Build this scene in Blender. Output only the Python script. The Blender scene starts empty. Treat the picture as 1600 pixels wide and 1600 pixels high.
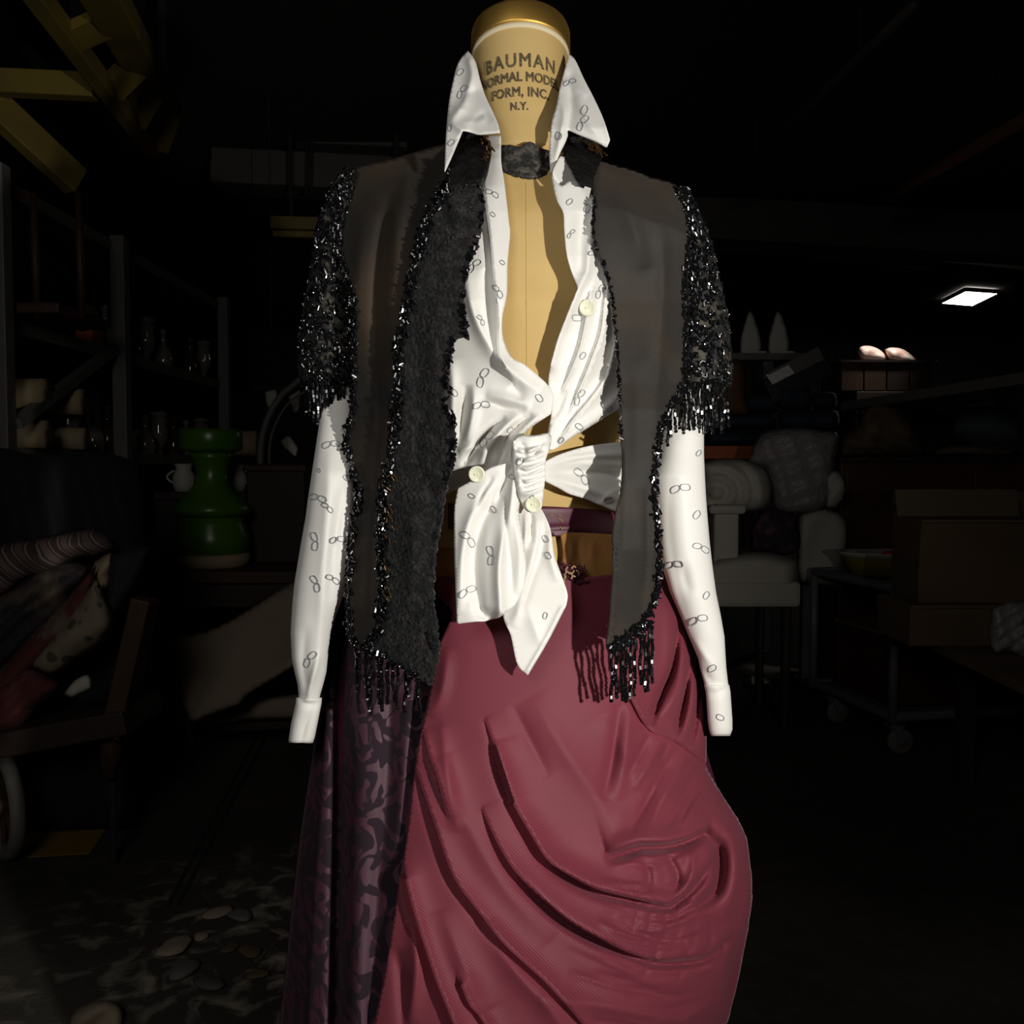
import bpy, bmesh, math, random
import numpy as np
from mathutils import Vector, Matrix, Euler
from mathutils.geometry import delaunay_2d_cdt
random.seed(7); rng = np.random.default_rng(7)
SC = bpy.context.scene
COL = SC.collection
PI = math.pi

# ------------------------------------------------------------------ camera
FPX = 1480.0
CAM = np.array([0.0, -1.2, 1.15])
PITCH = math.atan(69/FPX)
cd = bpy.data.cameras.new('camera'); cam = bpy.data.objects.new('camera', cd); COL.objects.link(cam)
cam.location = CAM; cam.rotation_euler = (PI/2-PITCH, 0, 0)
cd.sensor_width = 36; cd.lens = 36*FPX/1600; cd.clip_start = .02
SC.camera = cam
_f = np.array([0, math.cos(PITCH), -math.sin(PITCH)]); _u = np.array([0, math.sin(PITCH), math.cos(PITCH)])

def P(px, py, Y):
    """world points on the sight lines of photo pixels at world depth Y (arrays allowed)"""
    px = np.asarray(px, float); py = np.asarray(py, float); Y = np.asarray(Y, float)
    a = (px-800)/FPX; b = (800-py)/FPX
    dx = a; dy = _f[1]+b*_u[1]; dz = _f[2]+b*_u[2]
    t = (Y-CAM[1])/dy
    return np.stack([CAM[0]+dx*t, Y+0*t, CAM[2]+dz*t], -1)
def W(px, py, d): return Vector(P(px, py, d+CAM[1]))
def zat(py, d): return float(P(800, py, d+CAM[1])[2])
def xat(px, d): return float(P(px, 731, d+CAM[1])[0])
def yw(d): return d+CAM[1]

# ------------------------------------------------------------------ objects
def tag(o, label=None, cat=None, group=None, kind=None):
    if label: o['label'] = label
    if cat: o['category'] = cat
    if group: o['group'] = group
    if kind: o['kind'] = kind
    return o
def empty(name, loc, label, cat, group=None):
    o = bpy.data.objects.new(name, None); COL.objects.link(o); o.location = loc
    o.empty_display_size = .05
    return tag(o, label, cat, group)
def link(name, me, mats, parent=None, smooth=True):
    o = bpy.data.objects.new(name, me); COL.objects.link(o)
    for m in (mats if isinstance(mats, (list, tuple)) else [mats]): me.materials.append(m)
    if smooth:
        me.polygons.foreach_set('use_smooth', [True]*len(me.polygons))
    if parent is not None:
        o.parent = parent
        w = Vector((0, 0, 0)); p = parent
        while p is not None:
            w += p.location; p = p.parent
        o.location = -w
    return o
def from_bm(name, bm, mats, parent=None, smooth=False, bevel=0):
    bmesh.ops.recalc_face_normals(bm, faces=bm.faces[:])
    me = bpy.data.meshes.new(name); bm.to_mesh(me); bm.free()
    o = link(name, me, mats, parent, smooth)
    if bevel:
        b = o.modifiers.new('bevel', 'BEVEL'); b.width = bevel; b.segments = 2; b.limit_method = 'ANGLE'
    return o
def move_origin(o):
    """put a top-level mesh's origin at the middle of its base"""
    me = o.data; n = len(me.vertices); a = np.empty(n*3); me.vertices.foreach_get('co', a); a = a.reshape(-1, 3)
    c = np.array([(a[:, 0].min()+a[:, 0].max())/2, (a[:, 1].min()+a[:, 1].max())/2, a[:, 2].min()])
    a -= c; me.vertices.foreach_set('co', a.ravel()); o.location = Vector(o.location)+Vector(c); me.update()
    return o
def bx(bm, c, s, rz=0, rx=0, ry=0):
    M = Matrix.Translation(c) @ Euler((rx, ry, rz)).to_matrix().to_4x4() @ Matrix.Diagonal((s[0], s[1], s[2], 1))
    return bmesh.ops.create_cube(bm, size=1, matrix=M)['verts']
def bar(bm, a, b, w, h=None, up=(0, 0, 1)):
    a = Vector(a); b = Vector(b); h = h or w
    d = (b-a); L = d.length; d.normalize()
    x = d.cross(Vector(up))
    if x.length < 1e-4: x = d.cross(Vector((1, 0, 0)))
    x.normalize(); y = x.cross(d).normalized()
    M = Matrix((x, d, y)).transposed().to_4x4(); M.translation = (a+b)/2
    bmesh.ops.create_cube(bm, size=1, matrix=M @ Matrix.Diagonal((w, L, h, 1)))
def tube(bm, pts, r, n=10, cap=True):
    pts = [Vector(p) for p in pts]; rings = []; N = len(pts); prev = None
    for i, p in enumerate(pts):
        t = (pts[min(i+1, N-1)]-pts[max(i-1, 0)]).normalized()
        x = prev if prev is not None else (Vector((0, 0, 1)) if abs(t.z) < .9 else Vector((1, 0, 0)))
        x = (x-t*x.dot(t)).normalized(); prev = x; y = t.cross(x)
        rr = r[i] if isinstance(r, (list, tuple)) else r
        rings.append([bm.verts.new(p+rr*(math.cos(2*PI*k/n)*x+math.sin(2*PI*k/n)*y)) for k in range(n)])
    for i in range(N-1):
        for k in range(n): bm.faces.new((rings[i][k], rings[i][(k+1) % n], rings[i+1][(k+1) % n], rings[i+1][k]))
    if cap: bm.faces.new(rings[0][::-1]); bm.faces.new(rings[-1])
def lathe(bm, prof, c=(0, 0, 0), n=40, rot=None, cap=True):
    """prof: list of (r,z)"""
    c = Vector(c); rings = []
    for r, z in prof:
        ring = []
        for k in range(n):
            v = Vector((r*math.cos(2*PI*k/n), r*math.sin(2*PI*k/n), z))
            if rot: v = rot @ v
            ring.append(bm.verts.new(c+v))
        rings.append(ring)
    for i in range(len(rings)-1):
        for k in range(n): bm.faces.new((rings[i][k], rings[i][(k+1) % n], rings[i+1][(k+1) % n], rings[i+1][k]))
    if cap: bm.faces.new(rings[0][::-1]); bm.faces.new(rings[-1])
def catmull(pts, k=8):
    p = np.array(pts, float)
    if len(p) < 3: return p
    q = np.vstack([2*p[0]-p[1], p, 2*p[-1]-p[-2]]); out = []
    for i in range(1, len(q)-2):
        a, b, c, d = q[i-1], q[i], q[i+1], q[i+2]
        for t in np.linspace(0, 1, k, endpoint=False):
            out.append(.5*((2*b)+(c-a)*t+(2*a-5*b+4*c-d)*t*t+(3*b-a-3*c+d)*t**3))
    out.append(p[-1]); return np.array(out)
def resample(p, step, closed=False):
    p = np.array(p, float)
    if closed: p = np.vstack([p, p[:1]])
    s = np.r_[0, np.cumsum(np.linalg.norm(np.diff(p, axis=0), axis=1))]
    n = max(2, int(round(s[-1]/step))+1); t = np.linspace(0, s[-1], n)
    q = np.stack([np.interp(t, s, p[:, i]) for i in range(p.shape[1])], -1)
    return q[:-1] if closed else q
def outline(*segs, k=8):
    """closed outline made of smooth runs; corners where runs meet"""
    out = []
    for s in segs: out += [tuple(v) for v in catmull(s, k)]
    res = [out[0]]
    for v in out[1:]:
        if math.dist(v, res[-1]) > .3: res.append(v)
    if math.dist(res[0], res[-1]) < .3: res.pop()
    return res
def inside(pts, poly):
    x, y = pts[:, 0], pts[:, 1]; res = np.zeros(len(pts), bool); q = np.asarray(poly); n = len(q); j = n-1
    for i in range(n):
        xi, yi = q[i]; xj, yj = q[j]
        if yi != yj:
            c = ((yi > y) != (yj > y)) & (x < (xj-xi)*(y-yi)/(yj-yi)+xi); res ^= c
        j = i
    return res
def segdist(pts, line):
    """distance, sign (+ = to the right of travel in the photo), position 0..1 along the line"""
    line = np.asarray(line, float); L = np.r_[0, np.cumsum(np.linalg.norm(np.diff(line, axis=0), axis=1))]
    best = np.full(len(pts), 1e9); sg = np.zeros(len(pts)); tt = np.zeros(len(pts))
    for i in range(len(line)-1):
        a, b = line[i], line[i+1]; d = b-a; l2 = d@d
        if l2 < 1e-9: continue
        r = pts-a; t = np.clip((r@d)/l2, 0, 1); v = r-t[:, None]*d; dist = np.hypot(v[:, 0], v[:, 1])
        m = dist < best
        best[m] = dist[m]; sg[m] = np.sign(d[0]*r[m, 1]-d[1]*r[m, 0]); tt[m] = (L[i]+t[m]*math.sqrt(l2))/L[-1]
    return best, sg, tt
def folds(pts, strokes):
    """metres towards the viewer. stroke: (line, width_px, height_m, kind, taper)"""
    h = np.zeros(len(pts))
    for s in strokes:
        line, w, a = s[0], s[1], s[2]; kind = s[3] if len(s) > 3 else 'r'; tp = s[4] if len(s) > 4 else 'b'
        ln = catmull(line, 5)
        lo = ln.min(0)-4*w; hi = ln.max(0)+4*w
        m = ((pts > lo) & (pts < hi)).all(1)
        if not m.any(): continue
        d, sg, t = segdist(pts[m], ln)
        e = {'b': np.clip(np.sin(PI*np.clip(t, .0, 1)), 0, 1)**.6, 's': np.clip(t*3, 0, 1), 'e': np.clip((1-t)*3, 0, 1), 'n': np.ones_like(t)}[tp]
        if kind == 'r': f = np.exp(-(d/w)**1.45)
        elif kind == 'v': f = -np.exp(-(d/w)**1.45)
        else:  # overlap: the right-hand side of travel stands proud and drops off a lip
            q = d*sg
            f = np.where(q >= 0, np.exp(-(q/w)**1.3), 0)-.35*np.where(q < 0, np.exp(-((q/(w*.45)))**2), 0)
            k = np.clip((q+1.6)/3.2, 0, 1); fl = np.where(np.abs(q) < 1.6, -.35+1.35*k, f); f = fl
        h[m] += a*e*f
    return h
def cdt(poly, step, feat=None):
    b = resample(poly, step, True); n = len(b)
    lo, hi = b.min(0), b.max(0)
    xs = np.arange(lo[0], hi[0]+step, step); ys = np.arange(lo[1], hi[1]+step*.87, step*.87)
    g = np.array([(x+(step*.5 if j % 2 else 0), y) for j, y in enumerate(ys) for x in xs])
    g = g[inside(g, b)]
    if len(g):
        d, _, _ = segdist(g, np.vstack([b, b[:1]])); g = g[d > step*.55]; ed = np.r_[np.zeros(n), d[d > step*.55]]
    else: ed = np.zeros(n); g = np.zeros((0, 2))
    for ln in (feat or []):
        q = resample(catmull(ln, 5), step); t = np.gradient(q, axis=0); t /= np.linalg.norm(t, axis=1)[:, None]+1e-9; nn = np.stack([-t[:, 1], t[:, 0]], -1)
        f = np.vstack([q+nn*1.6, q-nn*1.6]); f = f[inside(f, b)]
        if not len(f): continue
        df, _, _ = segdist(f, np.vstack([b, b[:1]])); f = f[df > 1.2]
        if not len(f): continue
        dg, _, _ = segdist(g, q); g = np.vstack([g[dg > step*.7+.8], f])
    v = np.vstack([b, g])
    r = delaunay_2d_cdt([Vector(p) for p in v], [(i, (i+1) % n) for i in range(n)], [], 1, 1e-5)
    vv = np.array([(p.x, p.y) for p in r[0]]); ff = [list(f) for f in r[2]]
    return vv, ff
def orient(vv, ff):
    out = []
    for f in ff:
        a, b, c = vv[f[0]], vv[f[1]], vv[f[2]]
        out.append(f if (b[0]-a[0])*(c[1]-a[1])-(b[1]-a[1])*(c[0]-a[0]) < 0 else f[::-1])   # photo y is down: this winding faces the viewer
    return out
def cloth(name, poly, depth, mats, parent, step=5, thick=.002, marks=None, feat=None):
    vv, ff = cdt(poly, step, [q[0] for q in (feat or []) if len(q) > 3 and q[3] == 'o']); ff = orient(vv, ff)
    V = P(vv[:, 0], vv[:, 1], depth(vv)).tolist(); mi = [0]*len(ff)
    if marks:
        for quadpx in marks:
            q = np.asarray(quadpx, float)
            if not inside(q, poly).all(): continue
            k = len(V); V += P(q[:, 0], q[:, 1], depth(q)-.0012).tolist()
            m = len(q)//2
            for i in range(m-1):
                f = [k+2*i, k+2*i+1, k+2*i+3, k+2*i+2]
                pq = q[[2*i, 2*i+1, 2*i+3]]
                c = (pq[1][0]-pq[0][0])*(pq[2][1]-pq[0][1])-(pq[1][1]-pq[0][1])*(pq[2][0]-pq[0][0])
                ff.append(f if c < 0 else f[::-1]); mi.append(1)
    me = bpy.data.meshes.new(name); me.from_pydata(V, [], ff); me.update()
    o = link(name, me, mats, parent)
    me.polygons.foreach_set('material_index', mi)
    if thick:
        s = o.modifiers.new('thickness', 'SOLIDIFY'); s.thickness = thick; s.offset = -1
    return o
def puff(name, poly, d, bulge, rad, mats, parent=None, step=7, extra=None, back=.6, slope=None, smooth=True):
    """a stuffed volume with the given outline: front and back both bulge"""
    vv, ff = cdt(poly, step); ff = orient(vv, ff); b = np.asarray(resample(poly, step, True))
    e, _, _ = segdist(vv, np.vstack([b, b[:1]]))
    q = np.clip(e/rad, 0, 1); hgt = bulge*np.sqrt(1-(1-q)**2)
    base = np.full(len(vv), yw(d))
    if slope is not None: base = base+slope(vv)
    fr = base-hgt; 
    if extra is not None: fr = fr-extra(vv)*np.clip(q*2, 0, 1)
    bk = base+hgt*back
    n = len(vv); onb = e < 1e-3
    idx = np.arange(n); jdx = np.where(onb, idx, idx+n)
    V = np.vstack([P(vv[:, 0], vv[:, 1], fr), P(vv[:, 0], vv[:, 1], bk)])
    F = ff+[[int(jdx[i]) for i in f[::-1]] for f in ff]
    used = np.unique(np.concatenate([np.array(f) for f in F])); mp = -np.ones(2*n, int); mp[used] = np.arange(len(used))
    F2 = [[int(mp[i]) for i in f] for f in F]
    F2 = [f for f in F2 if len(set(f)) == len(f)]
    me = bpy.data.meshes.new(name); me.from_pydata(V[used].tolist(), [], F2); me.update()
    bm = bmesh.new(); bm.from_mesh(me); bmesh.ops.remove_doubles(bm, verts=bm.verts[:], dist=1e-6); bm.to_mesh(me); bm.free()
    o = link(name, me, mats, parent, smooth)
    return o if parent is not None else move_origin(o)
def tab(rows):
    r = np.array(rows, float)
    return lambda y, c: np.interp(y, r[:, 0], r[:, c])
def loft(name, rows, mats, parent, n=48, a0=0, a1=2*PI, thick=0, cap=False, disp=None, marks=None, dfn=None, sub=None):
    """rows: (py, xl, xr, Yc, front_depth, back_depth); full or partial rings"""
    R = np.array(rows, float)
    if sub:
        ys = np.arange(R[0, 0], R[-1, 0]+1e-6, sub); R = np.stack([ys]+[np.interp(ys, R[:, 0], R[:, k]) for k in range(1, 6)], -1)
    full = abs((a1-a0)-2*PI) < 1e-6; th = np.linspace(a0, a1, n, endpoint=not full)
    V = []; F = []
    for y, xl, xr, Yc, fd, bd in R:
        cx = (xl+xr)/2; hw = (xr-xl)/2; px = cx+hw*np.cos(th); s = np.sin(th)
        Y = Yc-np.where(s > 0, fd, bd)*s
        pp = np.stack([px, np.full(n, y)], -1)
        if disp is not None: Y = Y-np.where(s > 0, disp(pp)*np.sqrt(np.abs(s)), 0)
        V += P(px, y, Y).tolist()
    m = len(R)
    for i in range(m-1):
        for k in range(n if full else n-1):
            k2 = (k+1) % n; F.append((i*n+k, i*n+k2, (i+1)*n+k2, (i+1)*n+k))
    if cap: F.append(tuple(range(n))[::-1]); F.append(tuple((m-1)*n+k for k in range(n)))
    mi = [0]*len(F)
    if marks:
        for q in marks:
            q = np.asarray(q, float); u = (q[:, 0]-(np.interp(q[:, 1], R[:, 0], R[:, 1])+np.interp(q[:, 1], R[:, 0], R[:, 2]))/2)/((np.interp(q[:, 1], R[:, 0], R[:, 2])-np.interp(q[:, 1], R[:, 0], R[:, 1]))/2)
            if (np.abs(u) > .97).any() or q[:, 1].min() < R[0, 0] or q[:, 1].max() > R[-1, 0]: continue
            s = np.sqrt(1-u*u); Y = np.interp(q[:, 1], R[:, 0], R[:, 3])-np.interp(q[:, 1], R[:, 0], R[:, 4])*s
            if disp is not None: Y = Y-disp(q)*np.sqrt(s)
            k = len(V); V += P(q[:, 0], q[:, 1], Y-.0014).tolist()
            for i in range(len(q)//2-1): F.append((k+2*i, k+2*i+1, k+2*i+3, k+2*i+2)); mi.append(1)
    me = bpy.data.meshes.new(name); me.from_pydata(V, [], F); me.update()
    bm = bmesh.new(); bm.from_mesh(me); bmesh.ops.recalc_face_normals(bm, faces=bm.faces[:]); bm.to_mesh(me); bm.free()
    o = link(name, me, mats, parent)
    me.polygons.foreach_set('material_index', mi)
    if thick:
        s = o.modifiers.new('thickness', 'SOLIDIFY'); s.thickness = thick; s.offset = -1
    return o

# ------------------------------------------------------------------ materials
def mat(name, col, rough=.6, metal=0, spec=.5, sheen=0, bump=None, var=None, stint=None, trans=0, coords='Object', alpha=1, sub=0):
    """bump=(kind, scale, strength, distance[, rotation]); var=(colour2, scale, lo, hi[, distortion])"""
    m = bpy.data.materials.new(name); m.use_nodes = True; nt = m.node_tree; N = nt.nodes; L = nt.links
    b = N['Principled BSDF']
    b.inputs['Base Color'].default_value = (*col, 1); b.inputs['Roughness'].default_value = rough; b.inputs['Metallic'].default_value = metal
    b.inputs['Specular IOR Level'].default_value = spec
    if sheen:
        b.inputs['Sheen Weight'].default_value = sheen; b.inputs['Sheen Roughness'].default_value = .45
        if stint: b.inputs['Sheen Tint'].default_value = (*stint, 1)
    b.inputs['Transmission Weight'].default_value = trans; b.inputs['Alpha'].default_value = alpha
    tc = N.new('ShaderNodeTexCoord')
    if var:
        n = N.new('ShaderNodeTexNoise'); n.inputs['Scale'].default_value = var[1]; n.inputs['Detail'].default_value = 5
        if len(var) > 4: n.inputs['Distortion'].default_value = var[4]
        r = N.new('ShaderNodeValToRGB'); r.color_ramp.elements[0].position = var[2]; r.color_ramp.elements[1].position = var[3]
        r.color_ramp.elements[0].color = (*col, 1); r.color_ramp.elements[1].color = (*var[0], 1)
        L.new(tc.outputs[coords], n.inputs['Vector']); L.new(n.outputs['Fac'], r.inputs['Fac']); L.new(r.outputs['Color'], b.inputs['Base Color'])
    if bump:
        kind, sc, st, dist = bump[:4]
        mp = N.new('ShaderNodeMapping'); L.new(tc.outputs[coords], mp.inputs['Vector'])
        if len(bump) > 4: mp.inputs['Rotation'].default_value = bump[4]
        if kind == 'noise':
            t = N.new('ShaderNodeTexNoise'); t.inputs['Scale'].default_value = sc; t.inputs['Detail'].default_value = 6; out = t.outputs['Fac']
        elif kind == 'wave':
            t = N.new('ShaderNodeTexWave'); t.inputs['Scale'].default_value = sc; t.inputs['Distortion'].default_value = .6; t.inputs['Detail'].default_value = 1; out = t.outputs['Fac']
        else:
            t = N.new('ShaderNodeTexVoronoi'); t.inputs['Scale'].default_value = sc; out = t.outputs['Distance']
        L.new(mp.outputs['Vector'], t.inputs['Vector'])
        bp = N.new('ShaderNodeBump'); bp.inputs['Strength'].default_value = st; bp.inputs['Distance'].default_value = dist
        L.new(out, bp.inputs['Height']); L.new(bp.outputs['Normal'], b.inputs['Normal'])
    return m
def brocade(name, c1, c2, scale):
    m = mat(name, c1, .7, sheen=.08, stint=(.5, .3, .4)); nt = m.node_tree; N = nt.nodes; L = nt.links; b = N['Principled BSDF']
    tc = N.new('ShaderNodeTexCoord'); mp = N.new('ShaderNodeMapping'); mp.inputs['Scale'].default_value = (1.1, .3, .8); mp.inputs['Rotation'].default_value = (0, .3, 0)
    n = N.new('ShaderNodeTexNoise'); n.inputs['Scale'].default_value = scale; n.inputs['Detail'].default_value = .8; n.inputs['Distortion'].default_value = 2.3
    r = N.new('ShaderNodeValToRGB'); e = r.color_ramp.elements; e[0].position = .50; e[1].position = .535; e[0].color = (*c1, 1); e[1].color = (*c2, 1)
    L.new(tc.outputs['Object'], mp.inputs['Vector']); L.new(mp.outputs['Vector'], n.inputs['Vector']); L.new(n.outputs['Fac'], r.inputs['Fac']); L.new(r.outputs['Color'], b.inputs['Base Color'])
    r2 = N.new('ShaderNodeMapRange'); r2.inputs['From Min'].default_value = .5; r2.inputs['From Max'].default_value = .535; r2.inputs['To Min'].default_value = .9; r2.inputs['To Max'].default_value = .62
    L.new(n.outputs['Fac'], r2.inputs['Value']); L.new(r2.outputs['Result'], b.inputs['Roughness'])
    bp = N.new('ShaderNodeBump'); bp.inputs['Strength'].default_value = .5; bp.inputs['Distance'].default_value = .002; bp.invert = True
    L.new(r.outputs['Color'], bp.inputs['Height']); L.new(bp.outputs['Normal'], b.inputs['Normal'])
    return m
def stripes(name, cols, scale, rot, rough=.8, dist=2.0):
    m = mat(name, cols[0], rough); nt = m.node_tree; N = nt.nodes; L = nt.links; b = N['Principled BSDF']
    tc = N.new('ShaderNodeTexCoord'); mp = N.new('ShaderNodeMapping'); mp.inputs['Rotation'].default_value = rot
    w = N.new('ShaderNodeTexWave'); w.inputs['Scale'].default_value = scale; w.inputs['Distortion'].default_value = dist; w.inputs['Detail'].default_value = 1
    r = N.new('ShaderNodeValToRGB'); r.color_ramp.interpolation = 'CONSTANT'
    e = r.color_ramp.elements; e[0].position = 0; e[0].color = (*cols[0], 1); e[1].position = 1/len(cols); e[1].color = (*cols[1], 1)
    for i in range(2, len(cols)): k = e.new(i/len(cols)); k.color = (*cols[i], 1)
    L.new(tc.outputs['Object'], mp.inputs['Vector']); L.new(mp.outputs['Vector'], w.inputs['Vector']); L.new(w.outputs['Fac'], r.inputs['Fac']); L.new(r.outputs['Color'], b.inputs['Base Color'])
    return m
def spots(name, c1, c2, scale, size=.33):
    m = mat(name, c1, .85); nt = m.node_tree; N = nt.nodes; L = nt.links; b = N['Principled BSDF']
    tc = N.new('ShaderNodeTexCoord'); v = N.new('ShaderNodeTexVoronoi'); v.inputs['Scale'].default_value = scale; v.inputs['Randomness'].default_value = .5
    r = N.new('ShaderNodeValToRGB'); e = r.color_ramp.elements; e[0].position = size; e[1].position = size+.06; e[0].color = (*c2, 1); e[1].color = (*c1, 1)
    L.new(tc.outputs['Object'], v.inputs['Vector']); L.new(v.outputs['Distance'], r.inputs['Fac']); L.new(r.outputs['Color'], b.inputs['Base Color'])
    return m
M = {}
M['linen'] = mat('linen', (.55, .375, .135), .75, var=((.62, .44, .18), 9, .35, .7), bump=('noise', 900, .15, .0005))
M['linen_edge'] = mat('linen_edge', (.78, .68, .46), .6)
M['ink'] = mat('ink', (.085, .065, .035), .8, var=((.22, .16, .07), 260, .45, .7))
M['brass'] = mat('brass', (.85, .50, .12), .5, metal=1, var=((.62, .42, .11), 14, .4, .7), bump=('noise', 60, .05, .001))
M['satin'] = mat('satin', (.80, .785, .745), .5, spec=.3, bump=('noise', 240, .05, .0006))
M['print'] = mat('print', (.30, .305, .32), .6)
M['pearl'] = mat('pearl', (.82, .82, .62), .22, bump=('noise', 200, .1, .0005))
M['faille'] = mat('faille', (.024, .021, .0185), .55, spec=.35, sheen=.08, stint=(.6, .5, .42), var=((.072, .048, .028), 6, .44, .74), bump=('wave', 190, .6, .001, (0, .75, 0)))
M['faille_edge'] = mat('faille_edge', (.05, .045, .035), .7)
M['lace'] = mat('lace', (.005, .005, .0055), .75, spec=.2, var=((.019, .0185, .0185), 110, .45, .6, .8), bump=('voronoi', 230, .8, .003), sheen=.15)
M['net'] = mat('net', (.008, .008, .008), .7, var=((.055, .046, .032), 62, .5, .6, 1.0), bump=('noise', 200, .6, .002))
M['jet'] = mat('jet', (.004, .004, .005), .17, spec=.9)
M['bronze_bead'] = mat('bronze_bead', (.11, .055, .02), .25, metal=.6)
M['silk'] = mat('silk', (.195, .036, .053), .55, spec=.22, sheen=.15, stint=(.9, .5, .6), var=((.155, .027, .044), 5, .35, .75), bump=('wave', 150, .3, .0007, (0, .8, 0)))
M['silk_dark'] = mat('silk_dark', (.075, .012, .028), .5, var=((.10, .016, .035), 30, .4, .7))
M['velvet'] = brocade('velvet', (.014, .004, .011), (.066, .021, .036), 30)
M['lining'] = mat('lining', (.37, .17, .042), .8, var=((.28, .12, .03), 22, .4, .7))
M['thread'] = mat('thread', (.40, .27, .11), .6)
M['neck_lace'] = mat('neck_lace', (.005, .005, .005), .8, spec=.15, var=((.014, .012, .011), 90, .45, .6, .8), bump=('noise', 160, .5, .002))
M['pipe_dark'] = mat('pipe_dark', (.05, .04, .035), .6)
M['black_cloth'] = mat('black_cloth', (.006, .006, .008), .9)
M['tulle'] = mat('tulle', (.012, .011, .010), .6, var=((.085, .075, .06), 120, .48, .66, .5), bump=('noise', 300, .8, .002))
M['concrete'] = mat('concrete', (.035, .029, .022), .75, bump=('noise', 9, .5, .02))
M['dark'] = mat('dark', (.012, .010, .009), .8)
M['ceil'] = mat('ceil', (.016, .012, .010), .9, var=((.024, .016, .013), 1.2, .4, .7))
M['corr'] = mat('corr', (.022, .013, .010), .7)
M['soffit'] = mat('soffit', (.075, .068, .06), .8)
M['yellow'] = mat('yellow', (.20, .145, .022), .6, var=((.14, .095, .03), 4, .4, .65))
M['grey_steel'] = mat('grey_steel', (.13, .127, .122), .55)
M['grey_board'] = mat('grey_board', (.15, .135, .12), .7, var=((.10, .09, .08), 6, .4, .7))
M['dolly_grey'] = mat('dolly_grey', (.15, .155, .175), .5)
M['rubber'] = mat('rubber', (.16, .15, .14), .6)
M['wood'] = mat('wood', (.060, .025, .010), .6, var=((.04, .015, .006), 7, .4, .7), bump=('wave', 12, .1, .002))
M['wood_red'] = mat('wood_red', (.075, .018, .007), .5, var=((.05, .012, .005), 4, .4, .7))
M['wood_top'] = mat('wood_top', (.20, .155, .075), .6)
M['wood_dark'] = mat('wood_dark', (.025, .013, .008), .6)
M['card'] = mat('card', (.115, .07, .034), .85, var=((.085, .052, .025), 5, .4, .7))
M['card_in'] = mat('card_in', (.12, .085, .048), .85)
M['white_fab'] = mat('white_fab', (.46, .425, .365), .9, bump=('noise', 25, .3, .01))
M['white_paint'] = mat('white_paint', (.55, .53, .46), .6)
M['beige'] = mat('beige', (.30, .23, .165), .9, bump=('noise', 14, .4, .02))
M['green'] = mat('green', (.085, .19, .014), .3, var=((.045, .16, .01), 5, .4, .7))
M['cream'] = mat('cream', (.42, .32, .19), .7, bump=('noise', 30, .4, .01))
M['navy'] = mat('navy', (.020, .028, .045), .85, bump=('noise', 30, .4, .01))
M['black_box'] = mat('black_box', (.008, .008, .012), .5)
M['foil'] = mat('foil', (.90, .90, .88), .4, metal=.25, bump=('noise', 40, .6, .01))
M['sack'] = mat('sack', (.15, .105, .055), .85, var=((.085, .055, .026), 10, .4, .65), bump=('noise', 18, .6, .03))
M['orange'] = mat('orange', (.38, .075, .015), .6)
M['tan_bag'] = mat('tan_bag', (.12, .055, .016), .8, bump=('noise', 20, .4, .01))
M['pink'] = mat('pink', (.80, .52, .42), .35, var=((.9, .78, .70), 14, .4, .65))
M['plastic'] = mat('plastic', (.36, .33, .33), .22, alpha=.62, bump=('noise', 20, .7, .03))
M['ceramic'] = mat('ceramic', (.16, .19, .22), .3)
M['tray'] = mat('tray', (.50, .46, .40), .35); M['tray_side'] = mat('tray_side', (.23, .18, .035), .5)
M['red'] = mat('red', (.55, .02, .015), .5)
M['metal_plank'] = mat('metal_plank', (.30, .285, .27), .38, metal=.5, bump=('noise', 8, .1, .01))
M['glass'] = mat('glass', (.30, .28, .26), .06, trans=.5, spec=.9)
M['bottle_brown'] = mat('bottle_brown', (.06, .022, .012), .1, spec=.9)
M['floral'] = mat('floral', (.022, .014, .02), .9, var=((.10, .045, .06), 16, .5, .62))
M['quilt_stripe'] = stripes('quilt_stripe', [(.16, .10, .085), (.05, .04, .045), (.24, .19, .15), (.075, .045, .04)], 5.5, (0, .75, 0))
M['quilt_spot'] = spots('quilt_spot', (.235, .19, .125), (.075, .07, .05), 20, .30)
M['quilt_red'] = mat('quilt_red', (.10, .022, .020), .85, var=((.15, .11, .085), 9, .5, .6))
M['quilt_dark'] = mat('quilt_dark', (.022, .018, .022), .85, var=((.13, .09, .06), 7, .52, .62))
M['floor_yellow'] = mat('floor_yellow', (.20, .115, .01), .7)
M['foam'] = mat('foam', (.5, .47, .40), .9)

# ================================================================== THE DRESS FORM
CX = 815
form = empty('dress_form', (0.012, 0, 0), 'yellowed linen dress form with stencilled neck and brass cap, standing dressed', 'dress form')
torso_rows = [  # py, hw, front, back
    (225, 66, .056, .058), (240, 76, .060, .060), (262, 140, .068, .068), (290, 205, .082, .078), (330, 226, .098, .09), (400, 232, .116, .10), (470, 222, .130, .10),
    (560, 192, .114, .095), (650, 164, .100, .088), (740, 150, .092, .085), (800, 153, .096, .09), (880, 185, .108, .11), (960, 200, .116, .125), (1060, 200, .116, .125)]
loft('torso', [(y, CX-h, CX+h, 0, f, b) for y, h, f, b in torso_rows], M['linen'], form, n=64, cap=True, sub=12)
tz = tab(torso_rows)
def TB(px, py, wide=1.0, add=0.0):
    u = np.clip(np.abs(px-CX)/(tz(py, 1)*wide), 0, .985); return -(tz(py, 2)+add)*np.sqrt(1-u*u)
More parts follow.
